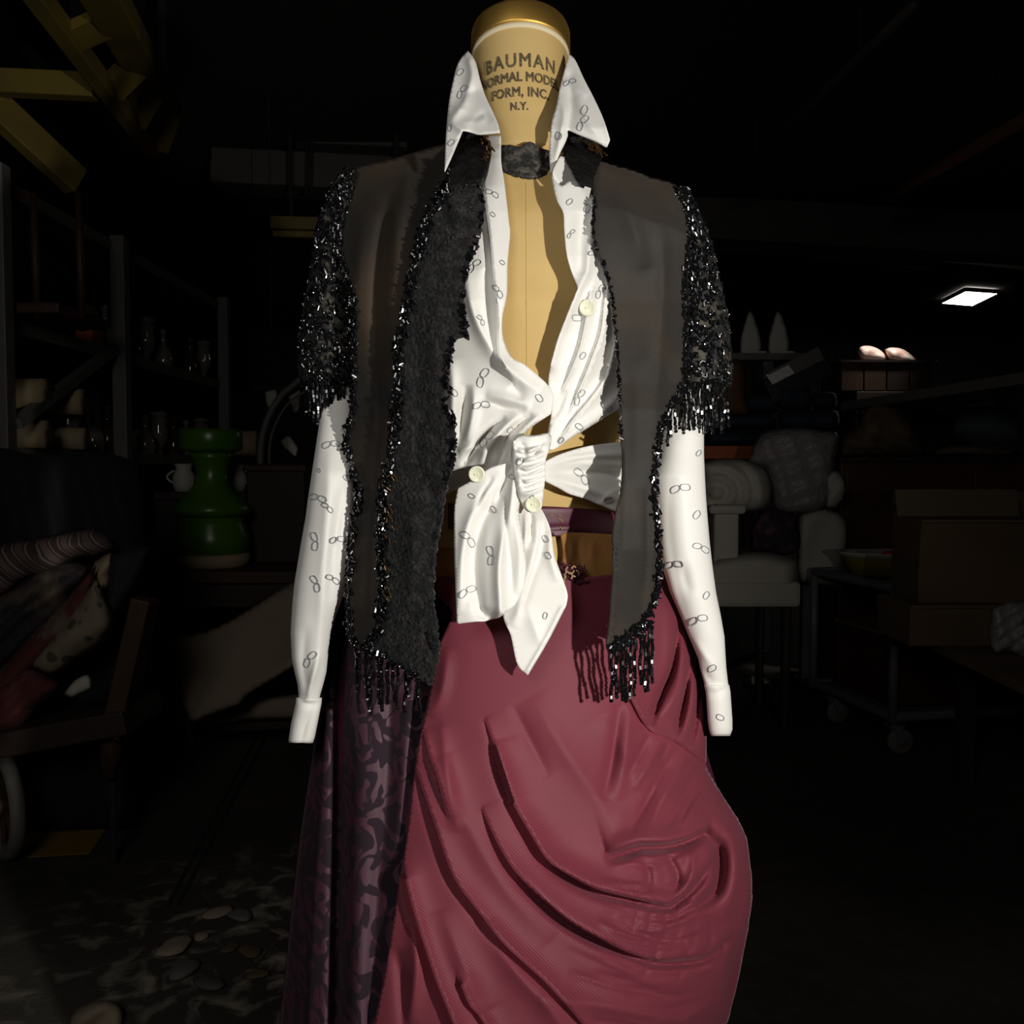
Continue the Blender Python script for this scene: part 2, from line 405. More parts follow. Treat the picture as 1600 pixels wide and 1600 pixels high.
# neck: rings tilt backwards towards the cap
NB = W(817, 250, 1.2); NT = W(813.5, 91, 1.21); TILT = math.radians(-15)
def neck_pt(th, t, off=0.0):
    c = NB.lerp(NT, t); r = np.interp(t, [0, .25, .6, 1, 1.3], [.060, .0555, .0565, .0595, .0595])+off
    R = Euler((TILT*min(t, 1), 0, 0)).to_matrix()
    return c+R @ Vector((r*math.sin(th), -r*math.cos(th), 0))
bm = bmesh.new(); rings = []
for i in range(33):
    rings.append([bm.verts.new(neck_pt(2*PI*k/64, i/32)) for k in range(64)])
for i in range(32):
    for k in range(64): bm.faces.new((rings[i][k], rings[i][(k+1) % 64], rings[i+1][(k+1) % 64], rings[i+1][k]))
bm.faces.new(rings[-1]); bm.faces.new(rings[0][::-1])
from_bm('neck', bm, M['linen'], form, smooth=True)
RT = Euler((TILT, 0, 0)).to_matrix()
bm = bmesh.new(); lathe(bm, [(.0575, -.004), (.0605, -.003), (.0612, 0), (.0605, .003), (.0575, .004)], NT, 64, RT)
from_bm('cap_rim', bm, M['linen_edge'], form, smooth=True)
bm = bmesh.new()
lathe(bm, [(.0585, .003), (.0615, .0035), (.0622, .006), (.0620, .030), (.0605, .0345), (.0555, .037), (.02, .0385), (.001, .0385)], NT, 64, RT)
from_bm('neck_cap', bm, M['brass'], form, smooth=True)
# stencilled writing on the neck
def neck_text(name, s, size, tc, th0, spread):
    cu = bpy.data.curves.new(name, 'FONT'); cu.body = s; cu.size = size; cu.align_x = 'CENTER'; cu.align_y = 'CENTER'; cu.space_character = spread; cu.resolution_u = 3; cu.extrude = .0002; cu.bevel_depth = .00034; cu.bevel_resolution = 0
    t = bpy.data.objects.new(name, cu); COL.objects.link(t)
    dg = bpy.context.evaluated_depsgraph_get(); dg.update()
    me = bpy.data.meshes.new_from_object(t.evaluated_get(dg)); bpy.data.objects.remove(t)
    bm = bmesh.new(); bm.from_mesh(me)
    ln = (NT-NB).length
    for v in bm.verts: v.co = neck_pt(th0+v.co.x/.058, tc+v.co.y/ln, .0009+v.co.z)
    bm.to_mesh(me); bm.free()
    return link(name, me, M['ink'], form, smooth=False)
neck_text('lettering', 'BAUMAN', .0200, .700, -.03, 1.20)
neck_text('lettering', 'NORMAL MODEL', .0140, .565, -.06, 1.0)
neck_text('lettering', 'FORM, INC.', .0140, .440, -.05, 1.05)
neck_text('lettering', 'N.Y.', .0115, .320, -.07, 1.1)
# seam down the chest, stand below
bm = bmesh.new(); tube(bm, [P(822+(y-300)*.004, y, float(TB(np.array(822.), np.array(float(y))))-.0001) for y in range(285, 690, 9)], .0004, 6)
from_bm('front_seam', bm, M['linen'], form)
bm = bmesh.new(); bx(bm, (.012, .01, .46), (.03, .03, .88)); from_bm('stand_pole', bm, M['grey_steel'], form)
bm = bmesh.new()
for k in range(4): bar(bm, (.012, .01, .06), (.012+.24*math.cos(k*PI/2+.78), .01+.24*math.sin(k*PI/2+.78), .012), .035, .024)
from_bm('stand_base', bm, M['grey_steel'], form)

# ================================================================== LACE CHOKER
poly = outline([(772, 232), (795, 226), (812, 229), (828, 221), (848, 232), (872, 238)], [(872, 238), (872, 262), (860, 271), (840, 277), (820, 277), (800, 273), (785, 268), (770, 262)], [(770, 262), (770, 232)])
def chd(v): return -.064*np.sqrt(np.clip(1-((v[:, 0]-818)/72)**2, .02, 1))-.006-np.clip((v[:, 1]-240)/40, 0, 1)*.012+rng.normal(0, .0003, len(v))
cho = empty('lace_choker', W(818, 277, 1.13), 'black lace band round the base of the form neck', 'choker')
cloth('band', poly, chd, M['tulle'], cho, 4, .003)
loft('back_band', [(232, 743, 893, 0, .06, .066), (265, 738, 898, 0, .06, .072)], M['tulle'], cho, n=30, a0=PI, a1=2*PI, thick=.002)

# ================================================================== WHITE SHIRT
shirt = empty('shirt', W(815, 1165, 1.2), 'white satin shirt printed with chain links, collar raised and tails knotted at the waist', 'shirt')
SM = [M['satin'], M['print']]
def link_marks(cx, cy, ang, s=1.0, n=2, squash=1.0):
    """two or three little chain links lying along a direction: ribbons of outline in photo units"""
    out = []; ca, sa = math.cos(math.radians(ang)), math.sin(math.radians(ang))
    for j in range(n):
        o = (j-(n-1)/2)*15.5*s; a, b = 7.6*s, 5.4*s*squash; pts = []
        for k in range(19):
            t = 2*PI*k/18; w = .45+.55*abs(math.sin(t*1.0+.5))
            ex = abs(math.cos(t))**.75*math.copysign(1, math.cos(t)); ey = abs(math.sin(t))**.75*math.copysign(1, math.sin(t))
            for r in (1, 1-w*1.15/(b)):
                x = o+a*ex*r*(1 if r == 1 else 1.03); y = b*ey*r+(.18*a*ex if j % 2 else -.18*a*ex)
                pts.append((cx+x*ca-y*sa, cy+x*sa+y*ca))
        out.append(pts)
    return out
def MK(lst):
    r = []
    for e in lst: r += link_marks(*e)
    return r
# ---- sleeves
def bez(v): return np.array(v, float)
def sl_disp_L(v):
    return folds(v, [([(515, 700), (512, 800), (505, 900), (500, 1000), (492, 1070)], 10, .006), ([(535, 760), (522, 860), (515, 940)], 8, -.006), ([(478, 980), (474, 1040), (480, 1080)], 8, -.004), ([(500, 1020), (488, 1060), (480, 1096)], 5, .006),
                      ([(470, 1094), (484, 1100), (500, 1096)], 5, -.005, 'r', 'n'), ([(492, 1100), (478, 1130), (470, 1165)], 7, -.004)])
L = [(420, 494, 546), (520, 492, 548), (600, 500, 550), (660, 499, 550), (700, 493, 549), (740, 487, 551), (780, 481, 553), (810, 477, 552), (850, 470, 549), (880, 465, 546), (910, 460, 541), (940, 457, 533), (970, 455, 522), (990, 454, 517), (1010, 455, 514), (1030, 456, 512), (1050, 460, 510), (1070, 465, 505), (1090, 467, 499), (1100, 466, 498), (1130, 459, 492), (1150, 456, 488), (1163, 454.5, 484)]
rowsL = [(y, a, b, -.02-.075*min(1, max(0, (y-560)/180)), (b-a)/2/1233*.95, (b-a)/2/1233*.95) for y, a, b in L]
slv = loft('sleeve', [r for r in rowsL if r[0] <= 1100], SM, shirt, n=56, sub=6, disp=sl_disp_L, thick=.0015, marks=MK([(517, 694, -10, .9), (498, 735, 60, .5, 1), (545, 752, 60, .8), (497, 778, 15, .9), (512, 793, 40, .7), (492, 846, 85, .95), (527, 843, -8, .85), (493, 912, 70, .9), (520, 905, 30, .8), (484, 1030, -55, .95), (462, 968, 65, .8, 1)]))
cr = [r for r in rowsL if r[0] >= 1090]; cr = [(y, a-1.5, b+1.5, Y, f+.001, g+.001) for y, a, b, Y, f, g in cr]
loft('cuff', cr, SM, slv, n=56, sub=5, disp=sl_disp_L, thick=.002, marks=MK([(471, 1110, -65, .5, 1)]))
def sl_disp_R(v):
    return folds(v, [([(1050, 740), (1045, 820), (1060, 920), (1085, 1000)], 12, -.004), ([(1066, 880), (1072, 910), (1080, 930)], 9, -.005), ([(1094, 1040), (1110, 1062), (1130, 1068)], 6, -.004), ([(1085, 1000), (1105, 1030), (1125, 1045)], 7, .004), ([(1104, 1081), (1120, 1083), (1140, 1073)], 4, -.004, 'r', 'n')])
R_ = [(420, 1062, 1110), (520, 1056, 1104), (600, 1046, 1100), (650, 1038, 1100), (710, 1032, 1100), (744, 1022, 1101.5), (773, 1025, 1103), (800, 1027, 1105), (847, 1030, 1109), (882, 1034, 1113), (926, 1047, 1119), (960, 1062, 1126), (994, 1076, 1132), (1029, 1091, 1134), (1044, 1094, 1135), (1070, 1101, 1138), (1082, 1104, 1140), (1126, 1107, 1143), (1140, 1109, 1143), (1153, 1113, 1138)]
rowsR = [(y, a, b, -.02-.03*min(1, max(0, (y-560)/180)), (b-a)/2/1233*.95, (b-a)/2/1233*.95) for y, a, b in R_]
slv = loft('sleeve', [r for r in rowsR if r[0] <= 1082], SM, shirt, n=56, sub=6, disp=sl_disp_R, thick=.0015, marks=MK([(1092, 708, -35, .7, 1), (1063, 763, -12, 1.05), (1095, 800, -35, .95), (1096, 856, 25, .9), (1054, 882, -8, .9), (1109, 926, -40, .85), (1091, 968, -18, 1.0), (1120, 1043, -12, .95)]))
loft('cuff', [(y, a-1, b+1.5, Y, f+.001, g+.001) for y, a, b, Y, f, g in rowsR if y >= 1070], SM, slv, n=56, sub=5, disp=sl_disp_R, thick=.002, marks=MK([(1119, 1120, 10, .85)]))
loft('back_body', [(y, CX-h*1.1, CX+h*1.1, 0, f*1.05, b*1.1) for y, h, f, b in torso_rows if 285 < y < 800]+[(805, CX-165, CX+165, 0, .1, .1)], SM, shirt, n=48, a0=PI-.32, a1=2*PI+.32, thick=.0015, sub=14)
# ---- fronts
def band_up(v, line, w, h):
    d, s, t = segdist(v, catmull(line, 5)); return h*np.exp(-(d/w)**2)
LFo = [(782, 212), (783, 251), (788, 284), (792, 317), (795, 345), (797, 365), (793, 411), (792, 459), (785, 496), (786, 527), (799, 557), (820, 570), (843, 589), (857, 603), (865, 620), (861, 647)]
LF = outline(LFo, [(861, 647), (838, 662), (820, 677), (812, 690), (806, 720)], [(806, 720), (775, 738), (745, 745), (722, 738), (700, 735)], [(700, 735), (688, 680), (686, 600), (692, 520), (706, 440), (722, 380), (738, 300), (752, 262), (760, 212)], [(760, 212), (782, 212)])
stL = [([(759, 300), (761, 332), (767, 376), (773, 446), (777, 492), (779, 550), (790, 575)], 16, .016, 'o', 'n'),   # placket stands over the body (travel down: right = body) -> flipped below
       ([(729, 420), (736, 473), (755, 520), (783, 564), (820, 598), (845, 608)], 11, .015), ([(745, 470), (765, 530), (790, 570)], 8, -.006),
       ([(760, 420), (764, 480), (770, 530)], 9, -.010), ([(728, 600), (724, 630), (720, 660), (715, 700)], 7, -.012), ([(705, 560), (708, 620), (706, 690)], 12, .012), ([(740, 600), (740, 640), (730, 690)], 9, .010),
       ([(742, 634), (765, 630), (790, 638), (822, 640)], 5, -.008), ([(760, 618), (790, 622), (830, 634)], 9, .008), ([(800, 600), (812, 615), (815, 625)], 8, -.007),
       ([(790, 652), (765, 672), (740, 702), (722, 730)], 4.5, -.016), ([(812, 648), (785, 672), (762, 700), (750, 730)], 8, .015), ([(771, 668), (755, 685), (742, 700)], 4, -.009),
       ([(832, 647), (812, 662), (794, 680), (782, 715)], 4.5, -.013), ([(845, 648), (825, 664), (808, 680)], 5, .008), ([(800, 690), (790, 705), (775, 735)], 4, -.009), ([(715, 705), (735, 700), (760, 700)], 8, .008)]
stL[0] = ([(790, 575), (779, 550), (777, 492), (773, 446), (767, 376), (761, 332), (757, 300)], 22, .014, 'o', 'n')
def dLF(v):
    b = TB(v[:, 0], v[:, 1], 1.18, .014)
    b = b-.012*np.exp(-((v[:, 0]-860)/50)**2-((v[:, 1]-640)/60)**2)-.02*np.clip((v[:, 1]-600)/120, 0, 1)
    return b-.006-folds(v, stL)
cloth('left_front', LF, dLF, SM, shirt, 3.2, .0015, feat=stL, marks=MK([(769, 302, 25, .75), (770, 335, 60, .6, 1), (741, 415, -45, .85), (785, 410, 60, .6, 1), (778, 455, 55, .8), (752, 500, 60, .6), (754, 590, -65, 1.05), (706, 610, 40, .8), (843, 622, 70, .9, 1), (752, 633, -8, .9), (760, 686, -50, 1.0), (797, 672, -30, .7, 1), (862, 608, 60, .6, 1)]))
RFo = [(861, 274), (869, 310), (880, 332), (882, 360), (887, 402), (903, 452)]
RF = outline(RFo, [(903, 452), (887, 492), (873, 529), (861, 570), (857, 598), (861, 625), (862, 648), (857, 668), (853, 700)], [(853, 700), (866, 702), (895, 683), (920, 668), (970, 637), (992, 622)], [(992, 622), (992, 540), (985, 480), (970, 430), (948, 392), (924, 369)], [(924, 369), (928, 350), (931, 306), (925, 293), (912, 284), (890, 283), (877, 290), (861, 274)])
stR = [([(930, 318), (927, 350), (920, 400), (917, 425), (903, 455), (888, 492), (873, 530), (862, 570)], 9, .012, 'r', 'n'), ([(906, 330), (906, 380), (907, 430)], 10, -.007),
       ([(870, 625), (880, 606), (893, 580), (908, 540), (916, 500), (922, 465)], 17, .013, 'o', 's'), ([(884, 655), (893, 636), (910, 600), (926, 560), (940, 520), (946, 470)], 17, .015, 'o', 's'),
       ([(870, 690), (895, 658), (925, 622), (946, 590), (958, 540)], 15, .014, 'o', 's'), ([(872, 695), (905, 670), (940, 645), (975, 610)], 9, .010), ([(950, 450), (955, 500), (965, 560)], 8, -.010), ([(864, 665), (872, 640), (884, 610)], 4, -.008), ([(858, 690), (866, 660), (875, 640)], 4, .006)]
def dRF(v):
    b = TB(v[:, 0], v[:, 1], 1.18, .014)-.022*np.exp(-((v[:, 0]-880)/40)**2)*np.clip((520-v[:, 1])/120, 0, 1)
    b = b-.02*np.clip((v[:, 1]-600)/110, 0, 1)
    return b-.006-folds(v, stR)
cloth('right_front', RF, dRF, SM, shirt, 3.2, .0015, feat=stR, marks=MK([(890, 315, -20, .75, 1), (921, 320, -55, .9), (892, 365, -50, .55), (930, 397, 15, .7), (938, 455, -60, .8), (894, 498, -8, 1.0), (911, 556, -35, .8, 1), (905, 621, -60, .9), (953, 640, -35, .7, 1), (909, 672, 55, .85), (877, 688, -30, .7, 1)]))
# inner white band at the right of the neck
cloth('collar_facing', outline([(876, 244), (884, 246), (896, 253)], [(896, 253), (905, 275), (915, 290)], [(915, 290), (890, 292), (872, 290)], [(872, 290), (864, 272), (868, 258), (876, 244)]), lambda v: -.092-(v[:, 1]-250)*.0003+(v[:, 0]-876)*.0008, SM, shirt, 4, .0015)
# ---- collar wings
lw = outline([(731, 79), (716, 98), (707, 131), (701, 164), (697, 208), (694.5, 268)], [(694.5, 268), (704, 247), (713, 226), (722, 203)], [(722, 203), (733, 205), (746, 209), (764, 208), (781, 206)], [(781, 206), (778, 193), (772, 179), (759, 151), (751, 127), (743, 96), (731, 79)])
def dlw(v):
    a = np.interp(v[:, 1], [79, 140, 200, 268], [-.030, -.056, -.094, -.135]); s = np.interp(v[:, 0], [695, 740, 782], [.012, 0, -.012])
    return a+s-folds(v, [([(722, 203), (708, 188), (725, 160), (738, 120), (735, 95)], 9, .012, 'r', 'n'), ([(712, 186), (735, 190), (760, 185)], 7, .005), ([(720, 170), (724, 150), (745, 140)], 10, -.007), ([(735, 195), (755, 178), (768, 190)], 5, -.004)])
cloth('collar_wing', lw, dlw, SM, shirt, 3.2, .002, marks=MK([(716, 118, -60, .85), (722, 143, -55, .8), (703, 200, -65, .7, 1), (702, 228, -60, .8)]))
rw = outline([(889, 84), (899, 94), (912, 122), (928, 153), (943, 186), (953.5, 219)], [(953.5, 219), (948, 231)], [(948, 231), (923, 219), (902, 210), (887, 203)], [(887, 203), (886, 216), (875, 240), (865, 262), (860, 272)], [(860, 272), (858, 240), (860, 208), (863, 186), (869, 166), (875, 136), (882, 110), (889, 84)])
def drw(v):
    a = np.interp(v[:, 1], [84, 140, 200, 270], [-.028, -.060, -.092, -.094]); s = np.interp(v[:, 0], [858, 885, 955], [.006, 0, -.012])
    return a+s-folds(v, [([(887, 204), (889, 190), (893, 165), (890, 120)], 9, -.006, 'r', 'n'), ([(873, 150), (882, 175), (876, 215), (866, 255)], 6, .007), ([(900, 150), (925, 200), (945, 222)], 10, .006), ([(880, 125), (900, 140), (918, 150)], 7, .004), ([(943, 186), (950, 222), (920, 214), (890, 200)], 3, .0025)])
cloth('collar_wing', rw, drw, SM, shirt, 3.2, .002, marks=MK([(890, 128, -20, .7), (918, 166, -50, 1.0), (910, 192, -55, .9), (872, 212, -60, .8, 1)]))
loft('collar_stand', [(92, 733, 892, .004, .05, .072), (150, 742, 885, .004, .05, .074), (230, 742, 888, .004, .06, .078)], M['satin'], shirt, n=30, a0=PI, a1=2*PI, thick=.002)
# ---- waist wraps, knot and tails
belt = outline([(990, 690), (968, 691), (920, 697), (880, 708), (850, 722)], [(850, 722), (842, 738), (852, 752)], [(852, 752), (874, 763), (890, 772), (913, 779), (940, 790), (964, 799), (990, 802)], [(990, 802), (992, 745), (990, 690)])
dbelt = lambda v: TB(v[:, 0], v[:, 1], 1.25, .02)-.02*np.exp(-((v[:, 0]-850)/35)**2)-folds(v, [([(855, 730), (900, 715), (990, 708)], 6, .009, 'r', 's'), ([(855, 745), (900, 758), (985, 785)], 9, .009, 'r', 's'), ([(860, 738), (920, 738), (985, 748)], 6, -.008, 'r', 's'), ([(870, 730), (920, 724), (985, 727)], 4, .004, 'r', 's'), ([(935, 792), (950, 775), (975, 760)], 4, .004)])
cloth('waist_wrap', belt, dbelt, SM, shirt, 3.5, .002, marks=MK([(909, 744, 50, 1.0), (896, 700, -12, .7), (945, 785, -25, .9)]))
lwrap = outline([(692, 712), (709, 714), (730, 722), (752, 738)], [(752, 738), (745, 752), (720, 760), (690, 775)], [(690, 775), (688, 740), (692, 712)])
cloth('waist_wrap', lwrap, lambda v: TB(v[:, 0], v[:, 1], 1.25, .035)-folds(v, [([(695, 735), (720, 735), (745, 742)], 8, .006)]), M['satin'], shirt, 4, .002)
rt = outline([(812, 770), (830, 790), (844, 793), (859, 824), (867, 868), (880, 906), (887, 929), (885, 946)], [(885, 946), (857, 1001), (824.5, 1056)], [(824.5, 1056), (808, 1037), (798, 993), (786, 960), (792, 900), (806, 840), (812, 770)])
drt = lambda v: -.150-np.clip((v[:, 1]-780)/270, 0, 1)*.042-folds(v, [([(836, 800), (838, 850), (815, 940), (800, 980)], 9, .008), ([(850, 815), (845, 860), (825, 920), (815, 960)], 7, -.009), ([(820, 940), (835, 980), (845, 1010)], 10, .004), ([(825, 1048), (853, 998), (878, 950)], 3, .0035, 'r', 'n'), ([(858, 830), (860, 870), (872, 910)], 8, .006), ([(828, 800), (830, 830), (828, 850)], 4, -.008), ([(822, 800), (822, 830), (818, 860)], 4, .006)])
cloth('shirt_tail', rt, drt, SM, shirt, 3.2, .002, marks=MK([(852, 842, 75, .8, 1), (856, 868, 70, .85, 1), (881, 920, -50, .6, 1), (852, 962, -55, .7, 1)]))
lt = outline([(803, 722), (775, 728), (758, 736), (735, 752), (715, 763)], [(715, 763), (710, 790), (709, 829), (711, 906), (714, 975)], [(714, 975), (745, 971), (777, 966), (790, 957), (804, 947)], [(804, 947), (818, 919), (822, 890), (821, 868), (815, 829), (811, 800), (814, 770), (812, 735), (803, 722)])
stT = [([(800, 735), (780, 770), (752, 820), (740, 880), (750, 950), (766, 968)], 9, -.012, 'r', 'n'), ([(803, 745), (795, 800), (780, 880), (782, 955)], 11, .015, 'r', 'n'), ([(805, 760), (806, 820), (812, 870), (808, 930)], 8, .006), ([(796, 760), (790, 820), (797, 880), (800, 930)], 5, -.009),
       ([(785, 735), (760, 770), (735, 810), (722, 870), (718, 960)], 10, .010), ([(770, 745), (752, 775), (742, 800)], 4, -.006), ([(788, 740), (776, 770), (768, 800)], 4, .007), ([(730, 940), (760, 948), (790, 945)], 8, .003)]
dlt = lambda v: -.172-np.clip((v[:, 1]-740)/230, 0, 1)*.026+.010*np.clip((760-v[:, 0])/50, 0, 1)-folds(v, stT)
cloth('shirt_tail', lt, dlt, SM, shirt, 3, .002, marks=MK([(716, 826, 40, .95, 1), (732, 842, 50, 1.0), (771, 796, 70, .8, 1), (767, 868, 85, 1.0), (730, 924, -30, 1.0), (737, 775, 45, .7, 1), (800, 745, 30, .7, 1)]))
kn = outline([(800, 690), (812, 680), (835, 680), (856, 677), (862, 686), (858, 705)], [(858, 705), (852, 722), (852, 745), (850, 765), (846, 790), (836, 802)], [(836, 802), (822, 798), (812, 780), (806, 755), (800, 730), (798, 708), (800, 690)])
kx = []
for i, y in enumerate((700, 712, 727, 738, 748, 757, 766)):
    kx.append(([(806+i*1.2, y-3-i), (822, y-2+(i % 2)*3), (838, y-5), (853, y-12)], 2.6, -.008 if i % 2 else -.006))
    kx.append(([(808, y+4), (825, y+5), (850, y-5)], 3.2, .006))
dkn = lambda v: -.176-.016*np.sqrt(np.clip(1-((v[:, 0]-829)/31)**2, 0, 1))+.012*np.clip((700-v[:, 1])/22, 0, 1)+.012*np.clip((v[:, 1]-775)/25, 0, 1)-folds(v, kx+[([(848, 690), (838, 708), (832, 716)], 3, -.009), ([(803, 700), (802, 690), (812, 684), (830, 684), (855, 681)], 3, .005, 'r', 'n'), ([(812, 690), (820, 705), (815, 725)], 4, -.006)])
cloth('knot', kn, dkn, SM, shirt, 2.4, .003, marks=MK([(813, 721, -25, .9, 1), (831, 778, -30, .6, 1), (799, 752, -30, .6, 1)]))
def button(px, py, dfun, off=.003):
    Y = float(dfun(np.array([[px, py]], float))[0])-off
    o = empty('button', P(px, py, Y), None, None) if False else None
    bm = bmesh.new(); R = Euler((PI/2+.1, 0, -.15)).to_matrix()
    lathe(bm, [(.0001, -.0012), (.0085, -.0012), (.0092, 0), (.0088, .0016), (.0075, .0019), (.0066, .0012), (.0001, .0010)], P(px, py, Y), 28, R)
    for sx, sy in ((-1, 0), (1, 0)): lathe(bm, [(.0011, .0009), (.0011, .0016), (.0006, .0017)], Vector(P(px+sx*2.2, py+sy*2, Y)), 8, R)
    b = from_bm('button', bm, M['pearl'], shirt, smooth=True); b['label'] = 'pearly cream button'
button(918, 481, dRF, .013); button(745, 741, dlt, .004); button(834, 788, dkn, .004)

# ================================================================== SKIRT
skirt = empty('skirt', W(800, 2085, 1.2), 'long maroon draped silk skirt with dark figured velvet side panel', 'skirt')
XLr = tab([(780, 650), (840, 640), (900, 585), (920, 545), (960, 525), (1010, 512), (1050, 506), (1110, 498), (1200, 484), (1290, 470), (1370, 460), (1460, 450), (1560, 440), (1640, 432), (2085, 395)])
XRr = tab([(780, 980), (840, 990), (890, 1030), (960, 1066), (1020, 1082), (1090, 1098), (1150, 1106), (1200, 1108), (1242, 1130), (1277, 1153), (1310, 1168), (1360, 1175), (1400, 1177), (1450, 1171), (1500, 1161), (1550, 1151), (1600, 1138), (1640, 1130), (2085, 1120)])
Bd = tab([(780, .098), (840, .108), (900, .122), (1000, .140), (1100, .155), (1200, .172), (1400, .205), (1600, .235), (2085, .28)])
def SB(v, add=0):
    y = v[:, 1]; l = XLr(y, 1); r = XRr(y, 1); c = (l+r)/2; h = (r-l)/2+2
    u = np.clip((v[:, 0]-c)/h, -.995, .995); return -(Bd(y, 1)+add)*(1-np.abs(u)**2.6)**.55
sr = random.Random(5)
def between(a, b, n, w, h, kind='r', t0=0, t1=1):
    A = resample(catmull(a, 6), 12); B = resample(catmull(b, 6), 12); q = np.linspace(0, 1, 6); res = []
    f = lambda C, t: np.stack([np.interp(t, np.linspace(0, 1, len(C)), C[:, k]) for k in (0, 1)], -1)
    for i in range(n):
        m = t0+(t1-t0)*sr.random(); s0 = sr.uniform(0, .5); s1 = s0+sr.uniform(.25, .5)
        t = s0+(min(s1, 1)-s0)*q
        ln = f(A, t)*(1-m)+f(B, t)*m+np.array([[sr.uniform(-2, 2), sr.uniform(-2, 2)] for _ in q])
        res.append((ln.tolist(), w*sr.uniform(.6, 1.3), h*sr.uniform(.4, 1)*sr.choice((1, -1, -1)), kind))
    return res
c1 = [(948, 1334), (975, 1326), (1005, 1317), (1050, 1314), (1085, 1303), (1112, 1285)]
c2 = [(770, 1160), (786, 1210), (800, 1250), (830, 1302), (855, 1341), (880, 1361), (930, 1387), (990, 1403), (1040, 1413), (1062, 1404), (1095, 1372), (1125, 1320)]
c3 = [(752, 1260), (780, 1320), (810, 1366), (865, 1420), (910, 1452), (980, 1486), (1030, 1500), (1080, 1498), (1110, 1490), (1150, 1450)]
c4 = [(648, 1195), (665, 1245), (680, 1288), (710, 1370), (750, 1426), (790, 1476), (855, 1536), (905, 1592), (960, 1660)]
c6 = [(635, 1375), (648, 1425), (665, 1478), (682, 1530), (702, 1580), (730, 1650)]
rv = lambda p: p[::-1]
dn = lambda c, k: [(x-k*.25, y+k) for x, y in c]
stS = [(dn(c1, 9), 7, -.034, 'r', 'b'), (dn(c2[4:], 7), 6, -.022, 'r', 'b'), (dn(c3[2:], 7), 6, -.020, 'r', 'b'), (rv(c1), 30, .040, 'o', 'b'), (rv(c2), 26, .026, 'o', 'b'), (rv(c3), 30, .024, 'o', 'b'), (rv(c4), 26, .020, 'o', 'b'), (rv(c6), 20, .020, 'o', 'n'),
       (rv([(722, 1540), (735, 1570), (752, 1590), (790, 1650)]), 14, .014, 'o', 'n'),
       (rv([(662, 1140), (672, 1180), (686, 1220), (700, 1280)]), 14, .012, 'o'), ([(690, 1130), (700, 1220), (715, 1300)], 14, .010), ([(672, 1120), (690, 1080), (700, 1010)], 12, .008),
       (rv([(757, 1120), (772, 1160), (790, 1215), (802, 1250)]), 16, .010, 'o'), ([(830, 1090), (880, 1170), (935, 1250), (960, 1300)], 20, .007), ([(800, 1100), (830, 1160), (858, 1215)], 10, -.005),
       ([(968, 1100), (958, 1180), (943, 1250)], 9, -.010), ([(985, 1100), (978, 1170), (965, 1250)], 14, .008),
       # upper right edge of the apron: hem line with gathers
       (rv([(985, 1088), (1014, 1138), (1060, 1160), (1100, 1192)]), 12, .012, 'o', 'n'),
       # vertical pleats at the right hip
       ([(1060, 975), (1052, 1040), (1030, 1095), (1014, 1140)], 5, -.032), ([(1076, 1030), (1072, 1080), (1056, 1150)], 5, -.030), ([(1092, 1070), (1090, 1110), (1078, 1170)], 5, -.028), ([(1066, 990), (1064, 1060), (1042, 1120)], 9, .014), ([(1082, 1050), (1080, 1100), (1066, 1160)], 7, .014), ([(1040, 930), (1046, 1000), (1040, 1060)], 10, .010),
       # bustle on the right
       ([(1098, 1300), (1125, 1330), (1120, 1390), (1090, 1420)], 9, -.040), ([(1112, 1270), (1142, 1310), (1150, 1370), (1130, 1440)], 14, .018), ([(1150, 1480), (1144, 1530), (1130, 1580)], 7, -.026), ([(1160, 1350), (1165, 1410), (1150, 1470)], 6, .010),
       ([(1140, 1590), (1120, 1520), (1090, 1500)], 14, .012), ([(690, 1420), (720, 1500), (760, 1580)], 22, .010), ([(645, 1440), (650, 1520), (640, 1600)], 12, .010), ([(618, 1480), (628, 1540), (630, 1620)], 9, -.010)]
stS += [([(940, 1120), (990, 1190), (1050, 1250), (1095, 1275)], 22, .008), ([(1096, 1196), (1078, 1226), (1060, 1262), (1040, 1296)], 6, -.008), ([(1078, 1178), (1052, 1222), (1030, 1260), (1012, 1300)], 9, .008), ([(1060, 1165), (1038, 1200), (1012, 1250), (985, 1300)], 6, -.007), ([(1036, 1152), (1015, 1190), (990, 1235)], 7, .007), ([(1016, 1146), (1000, 1178), (980, 1215)], 5, -.007), ([(1098, 1240), (1084, 1262), (1068, 1292)], 5, .007), ([(1100, 1222), (1080, 1250), (1062, 1285)], 4, -.006), ([(1046, 1158), (1040, 1172), (1030, 1190)], 3, -.005), ([(1080, 1182), (1074, 1196), (1064, 1210)], 3, -.005),
        ([(1040, 1330), (1060, 1370), (1050, 1400)], 5, -.012), ([(1085, 1330), (1080, 1370), (1060, 1400)], 6, .010), ([(1005, 1340), (1015, 1370), (1010, 1395)], 5, -.008),
        ([(840, 1560), (930, 1570), (1040, 1590), (1120, 1580)], 18, .010), ([(760, 1440), (800, 1510), (860, 1580), (900, 1640)], 16, .008), ([(690, 1180), (730, 1290), (790, 1390), (860, 1470)], 26, .008)]
stS += between(c2[6:], c3[4:], 26, 4.5, .006) + between(c1, c2[6:], 14, 4, .006) + between(c3[3:], [(900, 1590), (960, 1600), (1030, 1610), (1080, 1600), (1135, 1560)], 16, 5, .005)
stS += [([(x+sr.uniform(-8, 8), 1400+sr.uniform(-20, 20)+k*9), (x+12, 1425+k*9), (x+6+sr.uniform(-20, -5), 1465+k*9)], 3.5, -.006*sr.uniform(.4, 1)) for k, x in enumerate((985, 1005, 1030, 1050, 1075, 1100, 1120, 1015, 1060))]
